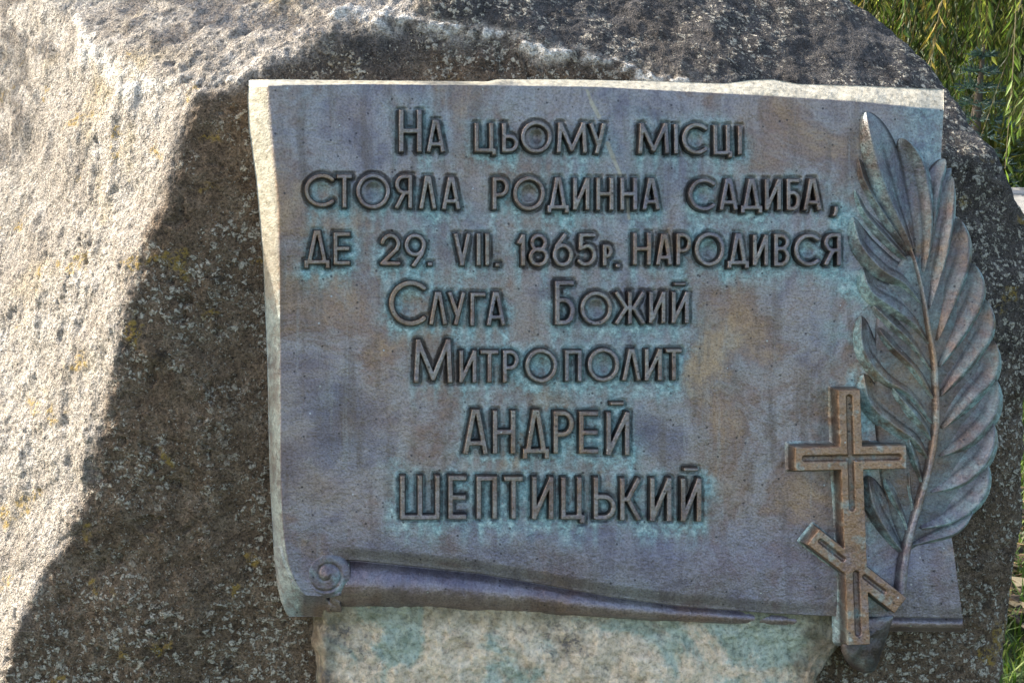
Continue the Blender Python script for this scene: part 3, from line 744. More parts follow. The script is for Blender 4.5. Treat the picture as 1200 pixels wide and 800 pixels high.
def relief(name, X, Y, w, keep, parent, col, wref=0.0, mat=M_BRONZE):
    """turn a height patch into one mesh; x,y taken on the plane at height wref"""
    u, v = P(X, Y, wref)
    verts = np.stack([u, v, w], -1).reshape(-1, 3)
    nr, nc = X.shape
    f = grid_faces(nr, nc)[:, ::-1]
    kv = keep.ravel()
    f = f[kv[f].any(1)]
    used = np.unique(f)
    mp = np.full(len(verts), -1); mp[used] = np.arange(len(used))
    return mesh_obj(name, verts[used], mp[f], mat, parent, col=col.reshape(-1, 3)[used])
def build_letters():
    Hh = 0.0095
    for l, segs, hw in ALL:
        step = 0.8
        ex = 4
        y_lo = min(segs[:, :, 1].min() - hw, l[3]) - ex
        x = np.arange(l[1] - ex, l[2] + ex, step); y = np.arange(y_lo, max(l[4], segs[:, :, 1].max() + hw) + ex, step)
        X, Y = np.meshgrid(x, y)
        d = sdf_letter(X, Y, l, segs, hw)
        base = -0.008
        q = np.stack([X, Y, X * 0], -1) / 1000
        # the sheet's own undulation under the letter
        und = 0.003 * fbm(q, 3.0, 2, 0.5, 50)
        top = Hh + 0.0004 * fbm(q, 120, 2, .5, 70)
        prof = 1 - sstep(-1.5, 1.7, d)
        w = und + base + (top - base) * prof
        w = w - 0.0007 * sstep(-1.6, -2.6, d) * 0
        fl = np.clip(sstep(-1.7, -0.6, d), 0, 1)  # flanks painted dark: their shading together with dark patina
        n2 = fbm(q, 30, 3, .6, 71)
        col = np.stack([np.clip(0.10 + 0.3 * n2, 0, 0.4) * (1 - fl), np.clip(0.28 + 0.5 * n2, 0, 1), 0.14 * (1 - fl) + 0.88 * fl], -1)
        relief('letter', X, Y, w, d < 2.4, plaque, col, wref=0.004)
build_letters()

# cross
def build_cross():
    X, Y = np.meshgrid(np.arange(915, 1085, 0.7), np.arange(440, 775, 0.7))
    def bar(ax, ay, bx_, by, hwid):
        L_ = math.hypot(bx_ - ax, by - ay); dx, dy = (bx_ - ax) / L_, (by - ay) / L_
        mx, my = (ax + bx_) / 2, (ay + by) / 2
        a = np.abs((X - mx) * dx + (Y - my) * dy) - L_ / 2
        b = np.abs(-(X - mx) * dy + (Y - my) * dx) - hwid
        return np.hypot(np.maximum(a, 0), np.maximum(b, 0)) + np.minimum(np.maximum(a, b), 0)
    d = np.minimum(np.minimum(bar(995, 455.5, 1007, 756.5, 14.2), bar(931, 538, 1063.5, 535.5, 14.8)), bar(952.3, 628, 1056.6, 710, 12.6))
    gr = np.minimum(np.minimum(sdf_segs(X, Y, [((995.5, 466), (999, 595)), ((1003.5, 672), (1006, 742))], 3.0),
                               sdf_segs(X, Y, [((944, 537.5), (1053, 535.5))], 3.0)),
                    sdf_segs(X, Y, [((962, 634), (988, 655)), ((1014, 676), (1036, 693))], 2.2))
    q = np.stack([X, Y, X * 0], -1) / 1000
    top = 0.022
    w = np.where(d < 0, top, 0)
    prof = 1 - sstep(-1.5, 0.5, d)
    w = -0.006 + (top + 0.006) * (prof * 0.66 + 0.34 * np.clip(1 - d / 6.5, 0, 1))
    w = w - 0.004 * (1 - sstep(-1.2, 1.6, gr)) + 0.0004 * fbm(q, 50, 3, .5, 80)
    n2 = fbm(q, 24, 3, .6, 81)
    side = sstep(-1.2, 1.0, d)
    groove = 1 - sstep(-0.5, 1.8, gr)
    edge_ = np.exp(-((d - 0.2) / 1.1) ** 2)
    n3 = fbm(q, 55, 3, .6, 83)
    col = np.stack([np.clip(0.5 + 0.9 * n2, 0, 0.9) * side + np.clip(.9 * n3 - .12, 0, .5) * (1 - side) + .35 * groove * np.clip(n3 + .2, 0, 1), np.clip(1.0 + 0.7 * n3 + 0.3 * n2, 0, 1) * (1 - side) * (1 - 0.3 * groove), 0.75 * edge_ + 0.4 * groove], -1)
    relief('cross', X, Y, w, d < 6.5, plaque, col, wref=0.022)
build_cross()
def build_foot():
    """the cross's bronze base spilling over the plaque's lower edge"""
    pts = curve([(986, 726), (985, 755), (990, 772), (1006, 786), (1024, 786), (1034, 762), (1048, 720)], 40)
    cen = np.array([1012.0, 750.0])
    rings, ws = [], []
    for k, w_ in ((1.0, -0.05), (1.0, -0.008), (0.93, -0.002), (0.7, 0.001), (0.35, 0.002), (0.02, 0.002)):
        rings.append(cen + (pts - cen) * k); ws.append(np.full(len(pts), w_))
    A = np.stack(rings); w = np.stack(ws)
    q = np.concatenate([A, w[..., None]], -1) / 1000
    w = w + 0.006 * fbm(q, 28, 3, .6, 90) * (w > -.04)
    u, v = P(A[..., 0], A[..., 1], w)
    n2 = np.clip(0.1 + fbm(q, 40, 2, .6, 91), 0, 0.6)
    col = np.stack([n2, np.full_like(w, .25), np.clip(.35 + fbm(q, 30, 2, .6, 92), 0, .7)], -1).reshape(-1, 3)
    mesh_obj('cross_base', np.stack([u, v, w], -1).reshape(-1, 3), grid_faces(6, 40, wrap=True), M_BRONZE, plaque, col=col)
build_foot()
def build_curl():
    nr_, na = 60, 120
    r = np.linspace(0, 31, nr_); a = np.linspace(0, 2 * math.pi, na, endpoint=False)
    Rr, A = np.meshgrid(r, a, indexing='ij')
    X = 383 + Rr * np.cos(A); Y = 673 + Rr * np.sin(A) * 0.98
    # spiral groove winding in from the end of the fold
    ph = (A + math.pi / 2) % (2 * math.pi)
    turn = (Rr / 13.0 - ph / (2 * math.pi))
    gd = np.abs((turn + 0.5) % 1.0 - 0.5) * 13.0
    w = 0.0016 - 0.0014 * np.exp(-(gd / 1.8) ** 2) * sstep(2, 5, Rr)
    w = w + 0.003 * np.exp(-(Rr / 6) ** 2) - 0.022 * sstep(28, 31, Rr) * sstep(-.75, .2, np.cos(A) + .5 * np.sin(A)) - 0.004 * sstep(20, 31, Rr)
    q = np.stack([X, Y, w], -1) / 1000
    w = w + 0.0006 * fbm(q, 60, 2, .5, 95)
    u, v = P(X, Y, 0.0)
    col = np.stack([np.clip(.2 + fbm(q, 40, 2, .6, 96), 0, .6), np.zeros_like(w), .22 + 0.25 * np.exp(-(gd / 1.3) ** 2) * sstep(2, 5, Rr)], -1).reshape(-1, 3)
    mesh_obj('scroll_curl', np.stack([u, v, w], -1).reshape(-1, 3), grid_faces(nr_, na, wrap=True), M_BRONZE, plaque, col=col)
build_curl()

# palm branch
OUTL = [(1082, 300), (1096, 240), (1104, 205), (1115, 197), (1113, 225), (1118, 250), (1127, 262), (1137, 300), (1141, 330), (1150, 350), (1157, 375), (1163, 410), (1166, 445),
        (1164, 490), (1159, 530), (1154, 560), (1143, 585), (1128, 606), (1110, 621), (1085, 632), (1064, 644), (1048, 620), (1030, 560), (1022, 470), (1024, 380), (1040, 330), (1060, 300)]
STEM = [(1056, 694), (1060, 660), (1066, 630), (1076, 595), (1086, 560), (1094, 524), (1098, 487), (1097, 450), (1095, 418), (1089, 385), (1083, 347), (1075, 312), (1066, 285)]
def build_palm():
    out = np.array(OUTL, float)
    out = curve(np.vstack([out, out[:1]]), 160)[:-1]
    cen = np.array([1098.0, 450.0]) + np.array([0, 1.0]) * 0
    # spine-based rings: shrink towards the stem
    sx = np.array(STEM)[::-1]
    tgt = np.stack([np.interp(np.clip(out[:, 1], 310, 640), sx[:, 1], sx[:, 0]), np.clip(out[:, 1], 310, 640)], 1)
    rings, ws = [], []
    for k, w_ in ((1.0, -0.03), (1.0, -0.006), (0.98, -0.001), (0.9, 0.0035), (0.6, 0.005), (0.3, 0.006), (0.02, 0.006)):
        rings.append(tgt + (out - tgt) * k); ws.append(np.full(len(out), w_))
    A = np.stack(rings); w = np.stack(ws)
    # stem as a tapering rib on the same piece
    u, v = P(A[..., 0], A[..., 1], w)
    q = np.concatenate([A, w[..., None]], -1) / 1000
    pt = np.clip(0.35 + 0.9 * fbm(q, 20, 3, .6, 100), 0, 1)
    col = np.stack([pt * .8, 0 * w, 0 * w + .45], -1).reshape(-1, 3)  # plate darkened between leaflets, recess shade put into the colour
    verts = np.stack([u, v, w], -1).reshape(-1, 3)
    br = mesh_obj('palm_branch', verts, grid_faces(7, len(out), wrap=True), M_BRONZE, plaque, col=col)
    def loft(name, axis, width, base_w, hgt, tilt, parent, n=44, m=25, sharp=0.75, patside=1, patamt=0.7, seed=0, groove=0.0016):
        """leaf blade: axis tip->foot, px; width px; tilt raises one edge"""
        c = curve(axis, n)
        t = np.linspace(0, 1, n)
        tg = np.gradient(c, axis=0); tg /= np.linalg.norm(tg, axis=1)[:, None]
        nn = np.stack([-tg[:, 1], tg[:, 0]], 1)          # side of the blade
        wd = width * 0.70 * np.power(np.sin(math.pi * np.power(np.clip(t, 0, 1), sharp) * 0.93 + 0.03), 0.75)
        cc = np.linspace(-1, 1, m)
        Pp = c[:, None, :] + nn[:, None, :] * (wd[:, None] * cc[None, :])[..., None]
        full = np.sqrt(np.clip(wd / (width * .7), 0, 1))[:, None]
        e = cc * patside                                   # blade climbs to a crisp ridge near one edge, then drops into the gap
        ridge = 0.45 + 0.10 * np.sin(t * 4 + seed)[:, None]
        up_ = np.clip((e[None, :] + 1) / (ridge + 1), 0, 1); dn = np.clip((e[None, :] - ridge) / (1 - ridge), 0, 1)
        prof = up_ ** 1.7 * (1 - dn ** 0.8)
        w = base_w - 0.005 + (hgt * 2.5) * prof * full
        w = w - 0.0012 * np.exp(-((e[None, :] + 0.15) / 0.10) ** 2) * sstep(0.1, .4, t)[:, None]
        w = w - 0.008 * (np.abs(cc)[None, :] > 0.99)
        w = w + 0.0012 * np.sin(t * 7 + seed)[:, None]
        u, v = P(Pp[..., 0], Pp[..., 1], base_w)
        q = np.stack([Pp[..., 0], Pp[..., 1], w * 0], -1) / 1000
        nz = fbm(q, 40, 3, .6, 101 + seed * .37)
        band = sstep(ridge - .12, ridge + .25, e[None, :] * np.ones_like(w))
        pat = np.clip(1.35 * patamt * band * (0.8 + 1.0 * nz) + 0.22 + 0.5 * nz, 0, 1)
        drk = 0.9 * sstep(0.62, 0.9, -e)[None, :] * np.ones_like(w) + 0.45 * np.exp(-((e + .15) / 0.09) ** 2)[None, :] * sstep(0.1, .4, t)[:, None]  # shade of the groove and tucked edge painted dark
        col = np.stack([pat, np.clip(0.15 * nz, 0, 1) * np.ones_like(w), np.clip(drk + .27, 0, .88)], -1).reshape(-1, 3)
        mesh_obj(name, np.stack([u, v, w], -1).reshape(-1, 3), grid_faces(n, m), M_BRONZE, parent, col=col)
    k = 0
    LEFT = [
     ([(1016, 131), (1026, 155), (1037, 190), (1050, 235), (1070, 292)], 34, .007, .006, .002, 0.2),
     ([(1007, 186), (1018, 214), (1036, 246), (1064, 292)], 15, .005, .004, .002, 0.3),
     ([(1003, 222), (1017, 250), (1040, 277), (1073, 312)], 15, .004, .004, .002, 0.9),
     ([(1001, 254), (1012, 286), (1036, 312), (1062, 328), (1083, 356)], 24, .006, .006, .003, 0.5),
     ([(1012, 314), (1024, 338), (1050, 354), (1074, 374), (1091, 402)], 27, .006, .006, .003, 1.0),
     ([(1024, 357), (1046, 374), (1070, 396), (1094, 436)], 20, .005, .006, .003, 1.0),
     ([(1010, 370), (1017, 408), (1040, 438), (1068, 458), (1094, 496)], 24, .005, .006, .003, 0.9),
     ([(1030, 384), (1050, 404), (1074, 430), (1096, 468)], 18, .007, .005, .003, 0.6),
     ([(1013, 438), (1024, 470), (1050, 494), (1074, 512), (1092, 540)], 26, .006, .006, .003, 0.8),
     ([(1046, 452), (1066, 474), (1084, 496), (1096, 520)], 17, .008, .005, .003, 0.5),
     ([(1062, 500), (1072, 530), (1082, 560), (1083, 580)], 15, .006, .005, .002, 0.8),
     ([(1018, 558), (1028, 588), (1044, 618), (1061, 648)], 24, .006, .006, .003, 0.6),
     ([(1038, 560), (1052, 584), (1062, 606), (1066, 630)], 13, .007, .004, .002, 0.9),
     ([(1066, 552), (1070, 580), (1072, 600), (1069, 618)], 12, .006, .004, .002, 0.7),
    ]
    RIGHT_ = [
     ([(1056, 162), (1071, 190), (1080, 228), (1083, 270), (1080, 318)], 26, .007, .006, -.002, 0.2),
     ([(1108, 186), (1096, 214), (1088, 250), (1082, 310)], 22, .005, .005, -.002, 0.2),
     ([(1116, 206), (1109, 245), (1099, 295), (1087, 362)], 22, .008, .006, -.003, 0.35),
     ([(1124, 256), (1124, 292), (1111, 338), (1096, 398)], 29, .007, .006, -.003, 0.4),
     ([(1139, 308), (1138, 342), (1122, 380), (1099, 428)], 31, .007, .006, -.003, 0.6),
     ([(1153, 350), (1149, 386), (1129, 420), (1100, 462)], 31, .007, .006, -.003, 0.5),
     ([(1162, 398), (1156, 434), (1134, 460), (1102, 500)], 31, .007, .006, -.003, 0.4),
     ([(1165, 442), (1156, 480), (1130, 510), (1100, 532)], 32, .007, .006, -.003, 0.5),
     ([(1162, 492), (1150, 528), (1122, 556), (1090, 574)], 31, .007, .006, -.003, 0.6),
     ([(1156, 540), (1141, 574), (1112, 600), (1078, 616)], 31, .007, .006, -.003, 0.6),
     ([(1140, 586), (1116, 612), (1092, 624), (1068, 636)], 24, .006, .006, -.003, 0.4),
    ]
    for ax, wd, bw, hg, ti, pa in LEFT:
        k += 1; loft('leaflet', ax, wd, bw, hg, -ti, br, patside=-1 if False else 1, patamt=pa, seed=k)
    for ax, wd, bw, hg, ti, pa in RIGHT_:
        k += 1; loft('leaflet', ax, wd, bw, hg, -ti, br, patside=-1, patamt=pa + .3, seed=k)
    loft('leaflet', [(1116, 632), (1098, 645), (1078, 662), (1060, 684)], 16, 0.0015, .002, 0, br, patamt=.9, seed=60)
    # stem
    c = curve(STEM, 70); t = np.linspace(0, 1, 70)
    rad = np.interp(t, [0, .15, .6, 1], [6.4, 5.4, 4.4, 1.5])
    tg = np.gradient(c, axis=0); tg /= np.linalg.norm(tg, axis=1)[:, None]; nn = np.stack([-tg[:, 1], tg[:, 0]], 1)
    an = np.linspace(0, math.pi, 11)
    Pp = c[:, None] + nn[:, None] * (rad[:, None] * np.cos(an)[None])[..., None]
    w = 0.0 + (0.009 + rad[:, None] / 1000 * 1.0) * (np.sin(an)[None] ** 0.6)
    u, v = P(Pp[..., 0], Pp[..., 1], .01)
    nz = np.clip(.1 + fbm(np.stack([u, v, w], -1), 50, 2, .6, 111), 0, .5)
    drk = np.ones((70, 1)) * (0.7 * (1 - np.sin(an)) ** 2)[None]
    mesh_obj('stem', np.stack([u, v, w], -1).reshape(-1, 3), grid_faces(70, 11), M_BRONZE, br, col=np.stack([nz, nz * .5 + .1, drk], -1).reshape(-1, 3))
build_palm()

# ---------------------------------------------------------------- trees and plants
def tube(pts, rad, n=8):
    p = np.asarray(pts, float); m = len(p)
    tg = np.gradient(p, axis=0); tg /= np.linalg.norm(tg, axis=1)[:, None] + 1e-9
    ref = np.where(np.abs(tg[:, 2:3]) > .9, np.array([[1., 0, 0]]), np.array([[0, 0, 1.]]))
    a = np.cross(tg, ref); a /= np.linalg.norm(a, axis=1)[:, None]; b = np.cross(tg, a)
    an = np.linspace(0, 2 * math.pi, n, endpoint=False)
    v = p[:, None] + np.asarray(rad, float)[:, None, None] * (a[:, None] * np.cos(an)[None, :, None] + b[:, None] * np.sin(an)[None, :, None])
    return v.reshape(-1, 3), grid_faces(m, n, wrap=True)
def join(parts):
    vs, fs, o = [], [], 0
    for v, f in parts:
        vs.append(v); fs.append(f + o); o += len(v)
    return np.vstack(vs), np.vstack(fs)
def leaves_mesh(pos, dirv, side, ln, wd, colr):
    """one folded blade (two quads) per leaf"""
    up = np.cross(dirv, side)
    n = len(pos)
    tip = pos + dirv * ln[:, None]
    mid = pos + dirv * (ln * .45)[:, None]
    a = mid + side * wd[:, None] * .5 + up * (wd * .18)[:, None]; b = mid - side * wd[:, None] * .5 + up * (wd * .18)[:, None]
    V = np.stack([pos, a, tip, b], 1).reshape(-1, 3)
    F = np.arange(n * 4).reshape(n, 4)
    C = np.repeat(colr, 4, 0)
    return V, F, C
def unit(a): return a / (np.linalg.norm(a, axis=-1, keepdims=True) + 1e-9)
PAL_W = np.array([(0.19, 0.25, 0.05), (0.12, 0.18, 0.035), (0.33, 0.34, 0.10), (0.03, 0.05, 0.015), (0.25, 0.19, 0.06), (0.07, 0.115, 0.04)])
def willow(cx, cy, height, rad, nstr, label, zlow, seed, trunk=(0, 0), dens=0.03, wedge=None):
    g = np.random.default_rng(seed)
    root = empty('willow_tree', (cx + trunk[0], cy + trunk[1], 0))
    tag(root, label, 'tree')
    off = np.array([trunk[0], trunk[1], 0])
    parts = [tube([(0, 0, -.1), (.05, .02, .5), (.1, 0, 1.4), (.05, .1, 2.2), (0, .1, height * .55)], [.34, .26, .22, .2, .14], 12)]
    limbs = []
    for i in range(11):
        a = i * 2.399 + g.uniform(-.3, .3); rr = rad * g.uniform(.5, .95)
        e = np.array([math.cos(a) * rr, math.sin(a) * rr, 0]) - off * 0.9
        z0 = g.uniform(1.6, height * .5)
        pts = curve([(0.05, .05, z0), (e[0] * .35, e[1] * .35, z0 + height * .25), (e[0] * .75, e[1] * .75, height * g.uniform(.78, .92)), (e[0], e[1], height * g.uniform(.62, .75))], 14)
        parts.append(tube(pts, np.linspace(.1, .015, 14), 7))
    v, f = join(parts)
    mesh_obj('trunk', v, f, M_BARK, root)
    P_, D_, S_, L_, Wd, C_ = [], [], [], [], [], []
    twig = []
    for i in range(nstr):
        a = g.uniform(0, 2 * math.pi); r = rad * math.sqrt(g.uniform(0.0, 1.0))
        x, y = math.cos(a) * r, math.sin(a) * r
        zt = height * (1 - 0.45 * (r / rad) ** 2) * g.uniform(.82, 1.0)
        zb = zlow[0] + (zlow[1] - zlow[0]) * g.uniform(0, 1) ** 1.2
        if g.uniform() < .2: zb += g.uniform(0, 1.0)
        n = max(8, int((zt - zb) / dens))
        t = np.linspace(0, 1, n)
        sway = np.array([g.normal() * .18, g.normal() * .18])
        px_ = x + sway[0] * t ** 1.5 + .03 * np.sin(t * 9 + g.uniform(0, 6)); py_ = y + sway[1] * t ** 1.5 + .03 * np.sin(t * 8 + g.uniform(0, 6))
        pz = zt + (zb - zt) * t
        p = np.stack([px_, py_, pz], 1) - off
        az = g.uniform(0, 6.28, n)
        d = unit(np.stack([np.cos(az) * .45, np.sin(az) * .45, -g.uniform(.5, 1.2, n)], 1))
        sd = unit(np.cross(d, g.normal(size=(n, 3))))
        P_.append(p); D_.append(d); S_.append(sd)
        L_.append(g.uniform(.06, .115, n)); Wd.append(g.uniform(.013, .023, n))
        base = PAL_W[g.choice(len(PAL_W), p=[.24, .20, .16, .20, .07, .13])]
        c = base[None] * g.uniform(.5, 1.5, (n, 1))
        C_.append(c)
        ti = np.linspace(0, n - 1, 6).astype(int)
        twig.append(tube(p[ti], np.linspace(.005, .002, 6), 3))
    V, F, C = leaves_mesh(np.vstack(P_), np.vstack(D_), np.vstack(S_), np.concatenate(L_), np.concatenate(Wd), np.vstack(C_))
    tv, tf = join(twig)
    mesh_obj('crown', np.vstack([V, tv]), [F, tf + len(V)], M_LEAF, root, col=np.vstack([C, np.tile([[.10, .085, .03]], (len(tv), 1))]), smooth=False)
willow(4.1, 8.4, 5.2, 2.6, 1150, 'weeping willow with yellow-green hanging strands behind the boulder', (0.12, 0.75), 21, trunk=(1.6, 1.2), dens=0.034)

def shrub(name, loc, rx, rz, n, pal, label, cat, seed, ln=(.05, .09), wd=(.02, .04), mat=M_NEEDLE, stem=True):
    g = np.random.default_rng(seed)
    root = empty(name, loc); tag(root, label, cat)
    # leaves gathered on clumps
    k = 40
    cl = unit(g.normal(size=(k, 3))) * g.uniform(.45, 1, (k, 1)) * np.array([rx, rx, rz * .5]) + np.array([0, 0, rz * .52])
    ci = g.integers(0, k, n)
    pos = cl[ci] + g.normal(size=(n, 3)) * np.array([rx, rx, rz * .5]) * .17
    pos[:, 2] = np.clip(pos[:, 2], .03, None)
    d = unit((pos - np.array([0, 0, rz * .4])) * .8 + g.normal(size=(n, 3)) * .25)
    sd = unit(np.cross(d, g.normal(size=(n, 3))))
    pal = np.array(pal)
    c = pal[ci % len(pal)] * g.uniform(.65, 1.35, (n, 1))
    V, F, C = leaves_mesh(pos, d, sd, g.uniform(*ln, n), g.uniform(*wd, n), c)
    mesh_obj('foliage', V, F, mat, root, col=C, smooth=False)
    v, f = join([tube([(0, 0, -.05), tuple(cl[i] * [.5, .5, .6]), tuple(cl[i])], [.02, .012, .004], 5) for i in range(14)])
    mesh_obj('stem', v, f, M_BARK, root)
def branch_tree(loc, label, seed, targets):
    """a tree left of and behind the boulder: only its lowest leafy sprays reach into the sun's path"""
    g = np.random.default_rng(seed)
    root = empty('broadleaf_tree', loc); tag(root, label, 'tree')
    L0 = np.array(loc, float)
    parts = [tube(curve([(0, 0, -.1), (.04, 0, 1.5), (-.05, .05, 3.2), (.05, .1, 5.2), (0, 0, 6.6)], 20), np.linspace(.2, .03, 20), 10)]
    P_, D_, S_ = [], [], []
    ends = [np.array(t_) - L0 for t_ in targets]
    for i in range(26):
        a = g.uniform(0, 6.28); r = g.uniform(.8, 1.7)
        ends.append(np.array([math.cos(a) * r, math.sin(a) * r, g.uniform(5.3, 7.3)]))
    for e in ends:
        z0 = min(e[2] * .75, 5.0)
        pts = curve([(0, 0, z0), tuple(e * [.4, .4, 1] * [1, 1, .95]), tuple(e)], 12)
        parts.append(tube(pts, np.linspace(.03, .004, 12), 5))
        low = e[2] < 4.5
        for k in range(5 if low else 16):
            c = pts[11] + (pts[11] - pts[9]) * g.uniform(-.25, .1) + g.normal(size=3) * [.02, .02, .05] if low else pts[g.integers(5, 12)] + g.normal(size=3) * .1
            m = 4 if low else 6
            P_.append(c + g.normal(size=(m, 3)) * (.02 if low else .04)); D_.append(unit(g.normal(size=(m, 3)) + [0, 0, -.4]))
    Pp, Dd = np.vstack(P_), np.vstack(D_); n = len(Pp)
    V, F, C = leaves_mesh(Pp, Dd, unit(np.cross(Dd, g.normal(size=(n, 3)))), g.uniform(.05, .09, n), g.uniform(.03, .05, n), np.array([[.07, .11, .03]]) * g.uniform(.6, 1.4, (n, 1)))
    v, f = join(parts)
    mesh_obj('trunk', v, f, M_BARK, root)
    mesh_obj('crown', V, F, M_LEAF, root, col=C, smooth=False)
def sunward(px, py, w, dist):
    u, v = P(px, py, w)
    return world(float(u), float(v), w) + sw * dist
branch_tree((-3.4, 3.3, 0), 'broadleaf tree left of the boulder shading the top of it', 45,
            [sunward(325, 22, -.138, .95), sunward(355, 45, -.10, .9), sunward(0, 110, -.38, .9), sunward(455, 5, -.10, 1.0)])
GREEN = [(0.035, 0.065, 0.018), (0.05, 0.085, 0.022), (0.025, 0.05, 0.016)]
shrub('leafy_shrub', (5.6, 11.6, 0), 1.2, 2.0, 5200, GREEN, 'dark green rounded shrub behind the willow strands at right', 'shrub', 31)
shrub('leafy_shrub', (3.6, 12.4, 0), 1.1, 1.7, 4800, [(0.05, .08, .02), (.08, .11, .03), (.035, .06, .02)], 'mid green shrub behind the willow strands next to the boulder edge', 'shrub', 32)
shrub('leafy_shrub', (7.4, 12.0, 0), 1.3, 2.2, 4800, GREEN, 'tall dark shrub farthest right behind the willow', 'shrub', 33)
def spruce(loc, hgt, rad, label, seed):
    g = np.random.default_rng(seed)
    root = empty('blue_spruce', loc); tag(root, label, 'tree')
    v, f = tube([(0, 0, -.05), (0, 0, hgt * .5), (0, 0, hgt)], [.05, .03, .006], 8)
    mesh_obj('trunk', v, f, M_BARK, root)
    P_, D_, S_, L_, W_, C_ = [], [], [], [], [], []
    z = .12
    while z < hgt * .97:
        r = rad * (1 - z / hgt) ** .8
        for a in np.arange(0, 6.28, 6.28 / 9) + g.uniform(0, 1):
            n = int(18 + 70 * r)
            t = g.uniform(.1, 1, n)
            ax = np.stack([math.cos(a) * r * t, math.sin(a) * r * t, z + .12 * r * np.sin(t * 3) - .15 * r * t], 1)
            d = unit(np.stack([math.cos(a) + g.normal(size=n) * .9, math.sin(a) + g.normal(size=n) * .9, g.normal(size=n) * .4 + .25], 1))
            P_.append(ax); D_.append(d); S_.append(unit(np.cross(d, g.normal(size=(n, 3)))))
            L_.append(g.uniform(.04, .075, n)); W_.append(g.uniform(.006, .010, n))
            C_.append(np.array([[.045, .085, .080]]) * g.uniform(.6, 1.5, (n, 1)))
        z += .09
    V, F, C = leaves_mesh(np.vstack(P_), np.vstack(D_), np.vstack(S_), np.concatenate(L_), np.concatenate(W_), np.vstack(C_))
    mesh_obj('crown', V, F, M_NEEDLE, root, col=C, smooth=False)
spruce((3.36, 6.1, 0), .80, .34, 'small blue-green spruce half hidden behind the boulder shoulder', 41)
def tuft(loc, hgt, rad, n, label, seed, pal=((.09, .13, .03), (.13, .16, .04), (.17, .16, .05))):
    g = np.random.default_rng(seed)
    a = g.uniform(0, 6.28, n); lean = g.uniform(.1, 1, n); ln = hgt * g.uniform(.6, 1.1, n)
    base = np.stack([np.cos(a) * .07 * g.uniform(0, 1, n), np.sin(a) * .07 * g.uniform(0, 1, n), np.zeros(n)], 1)
    t = np.linspace(0, 1, 6)
    rr = (lean * rad)[:, None] * t[None] ** 1.7; zz = ln[:, None] * (t[None] - .35 * lean[:, None] * t[None] ** 2.5)
    sd = np.stack([-np.sin(a), np.cos(a), 0 * a], 1); wd = g.uniform(.004, .008, n)
    ctr = base[:, None] + np.stack([np.cos(a)[:, None] * rr, np.sin(a)[:, None] * rr, zz], -1)
    wt = (wd[:, None] * np.array([.7, 1, 1, .8, .5, .08]))[..., None]
    Vv = np.stack([ctr - sd[:, None] * wt, ctr + sd[:, None] * wt], 2).reshape(n, 12, 3)
    q = np.array([[0, 1, 3, 2], [2, 3, 5, 4], [4, 5, 7, 6], [6, 7, 9, 8], [8, 9, 11, 10]])
    F = (np.arange(n)[:, None, None] * 12 + q[None]).reshape(-1, 4)
    C = np.repeat(np.array(pal)[g.integers(0, len(pal), n)] * g.uniform(.7, 1.4, (n, 1)), 12, 0)
    return mesh_obj('ornamental_grass', Vv.reshape(-1, 3), F, M_GRASS, loc=loc, col=C, smooth=False)
for loc, h_, r_, lab in [((3.55, 6.2, 0), .62, .5, 'arching green grass clump by the path kerb next to the boulder edge'),
                         ((4.2, 6.3, 0), .55, .5, 'bright arching grass clump further right along the path kerb'),
                         ((5.0, 6.2, 0), .6, .5, 'yellow-green grass clump rightmost along the path kerb')]:
    tag(tuft(loc, h_, r_, 260, lab, int(loc[0] * 100)), lab, 'ornamental grass', 'ornamental grasses along the kerb')
def flowers(loc, label, seed):
    g = np.random.default_rng(seed)
    root = empty('flowering_plant', loc); tag(root, label, 'plant')
    n = 420
    pos = g.normal(size=(n, 3)) * np.array([.16, .14, .06]) + np.array([0, 0, .16]); pos[:, 2] = np.clip(pos[:, 2], .01, None)
    d = unit(g.normal(size=(n, 3)) + np.array([0, 0, .6])); sd = unit(np.cross(d, g.normal(size=(n, 3))))
    V, F, C = leaves_mesh(pos, d, sd, g.uniform(.04, .07, n), g.uniform(.015, .025, n), np.array([[.05, .085, .03]]) * g.uniform(.6, 1.5, (n, 1)))
    mesh_obj('foliage', V, F, M_NEEDLE, root, col=C, smooth=False)
    n = 90
    pos = g.normal(size=(n, 3)) * np.array([.16, .14, .03]) + np.array([0, 0, .27])
    Pq, Dq = np.repeat(pos, 5, 0), []
    az = np.tile(np.arange(5) * 1.2566, n) + np.repeat(g.uniform(0, 6, n), 5)
    d = unit(np.stack([np.cos(az), np.sin(az), np.full(5 * n, .35)], 1)); sd = unit(np.cross(d, np.array([0, 0, 1.])))
    V, F, C = leaves_mesh(Pq, d, sd, np.full(5 * n, .02), np.full(5 * n, .014), np.full((5 * n, 3), .75))
    mesh_obj('blossom', V, F, M_GRASS, root, col=C, smooth=False)
flowers((3.9, 6.05, 0), 'low plant with white blossom at the path kerb between the grass clumps', 51)

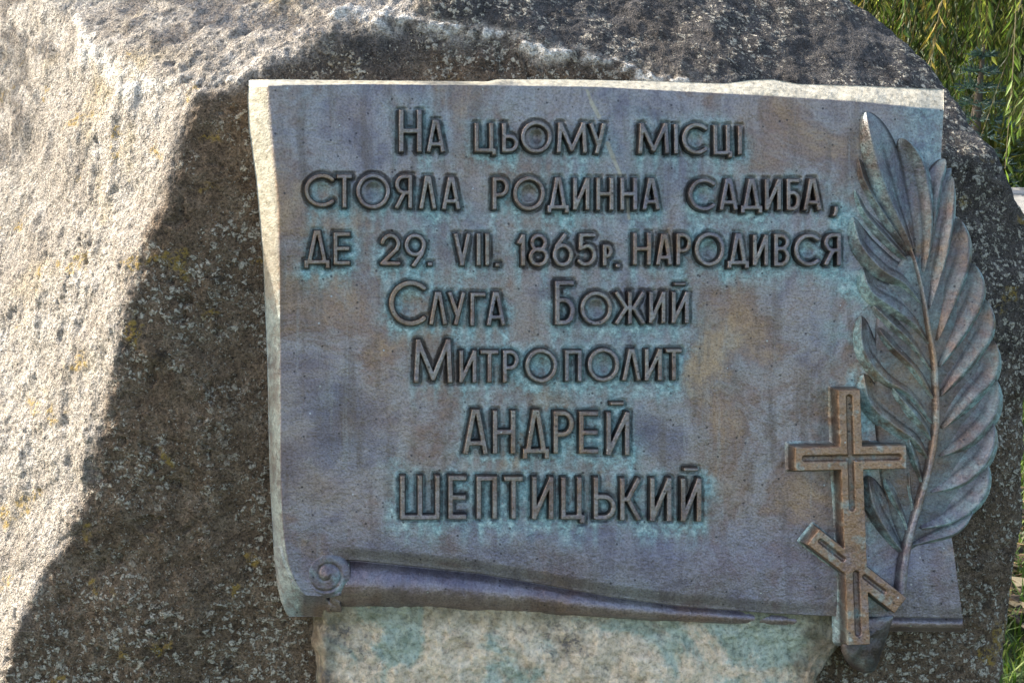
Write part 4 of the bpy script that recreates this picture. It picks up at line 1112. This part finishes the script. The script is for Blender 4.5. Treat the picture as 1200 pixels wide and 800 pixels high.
# grass, fallen leaves and twigs on the ground right of the boulder
def blades(name, n, area, hgt, pal, seed, mat=M_GRASS, wdr=(.0018, .0035)):
    g = np.random.default_rng(seed)
    x = g.uniform(area[0], area[1], n); y = g.uniform(area[2], area[3], n)
    dn = fbm(np.stack([x, y, x * 0], -1), 2.2, 3, .5, seed)
    k = dn > -0.55; x, y, dn = x[k], y[k], dn[k]; n = len(x)
    a = g.uniform(0, 6.28, n); ln = hgt * g.uniform(.45, 1.2, n); lean = g.uniform(.1, .9, n)
    t = np.array([0, .4, .75, 1.0])
    rr = (lean * ln)[:, None] * t[None] ** 1.8; zz = ln[:, None] * (t[None] - .35 * lean[:, None] * t[None] ** 2)
    ctr = np.stack([x[:, None] + np.cos(a)[:, None] * rr, y[:, None] + np.sin(a)[:, None] * rr, zz], -1)
    sd = np.stack([-np.sin(a), np.cos(a), 0 * a], 1); wt = (g.uniform(*wdr, n)[:, None] * np.array([1, .9, .6, .05]))[..., None]
    V = np.stack([ctr - sd[:, None] * wt, ctr + sd[:, None] * wt], 2).reshape(n, 8, 3)
    q = np.array([[0, 1, 3, 2], [2, 3, 5, 4], [4, 5, 7, 6]])
    F = (np.arange(n)[:, None, None] * 8 + q[None]).reshape(-1, 4)
    C = np.repeat(np.array(pal)[g.integers(0, len(pal), n)] * g.uniform(.7, 1.35, (n, 1)), 8, 0)
    o = mesh_obj(name, V.reshape(-1, 3), F, mat, col=C, smooth=False)
    return tag(o, 'short green lawn grass growing ' + ('around the boulder' if area[3] < 5 else 'beyond the paved path under the willow'), 'grass', kind='stuff')
PAL_G = [(.06, .11, .02), (.09, .14, .03), (.13, .17, .04), (.045, .085, .02)]
blades('grass', 70000, (.55, 3.2, -.6, 4.45), .07, PAL_G, 61)
blades('grass', 45000, (-2.5, 8.0, 5.9, 11.0), .09, PAL_G, 62, wdr=(.004, .008))
def litter(n, area, seed):
    g = np.random.default_rng(seed)
    pos = np.stack([g.uniform(area[0], area[1], n), g.uniform(area[2], area[3], n), g.uniform(.012, .05, n)], 1)
    d = unit(np.stack([g.normal(size=n), g.normal(size=n), g.normal(size=n) * .25], 1)); sd = unit(np.cross(d, np.stack([g.normal(size=n) * .3, g.normal(size=n) * .3, np.ones(n)], 1)))
    pal = np.array([(.11, .075, .035), (.075, .05, .028), (.16, .11, .055), (.05, .035, .02), (.20, .17, .11)])
    V, F, C = leaves_mesh(pos, d, sd, g.uniform(.025, .06, n), g.uniform(.012, .03, n), pal[g.integers(0, 5, n)] * g.uniform(.7, 1.3, (n, 1)))
    o = mesh_obj('fallen_leaves', V, F, M_LITTER, col=C, smooth=False)
    tag(o, 'dry brown fallen leaves lying on the ground right of the boulder', 'fallen leaves', kind='stuff')
litter(2600, (.75, 1.9, 1.15, 1.95), 71)
def twig(pts, r, label):
    c = curve(pts, 20)
    v, f = tube(c, np.linspace(r, r * .5, 20), 7)
    lo = c[0].copy()
    tag(mesh_obj('dry_twig', v - lo, f, M_TWIG, loc=lo), label, 'twig')
twig([(.98, 1.42, .03), (1.12, 1.36, .05), (1.25, 1.40, .03), (1.42, 1.33, .03)], .010, 'pale dry twig on brown leaves beside the boulder, lower one')
twig([(1.05, 1.65, .03), (1.15, 1.72, .09), (1.28, 1.66, .04)], .008, 'curved pale dry twig arching over brown leaves, upper one')
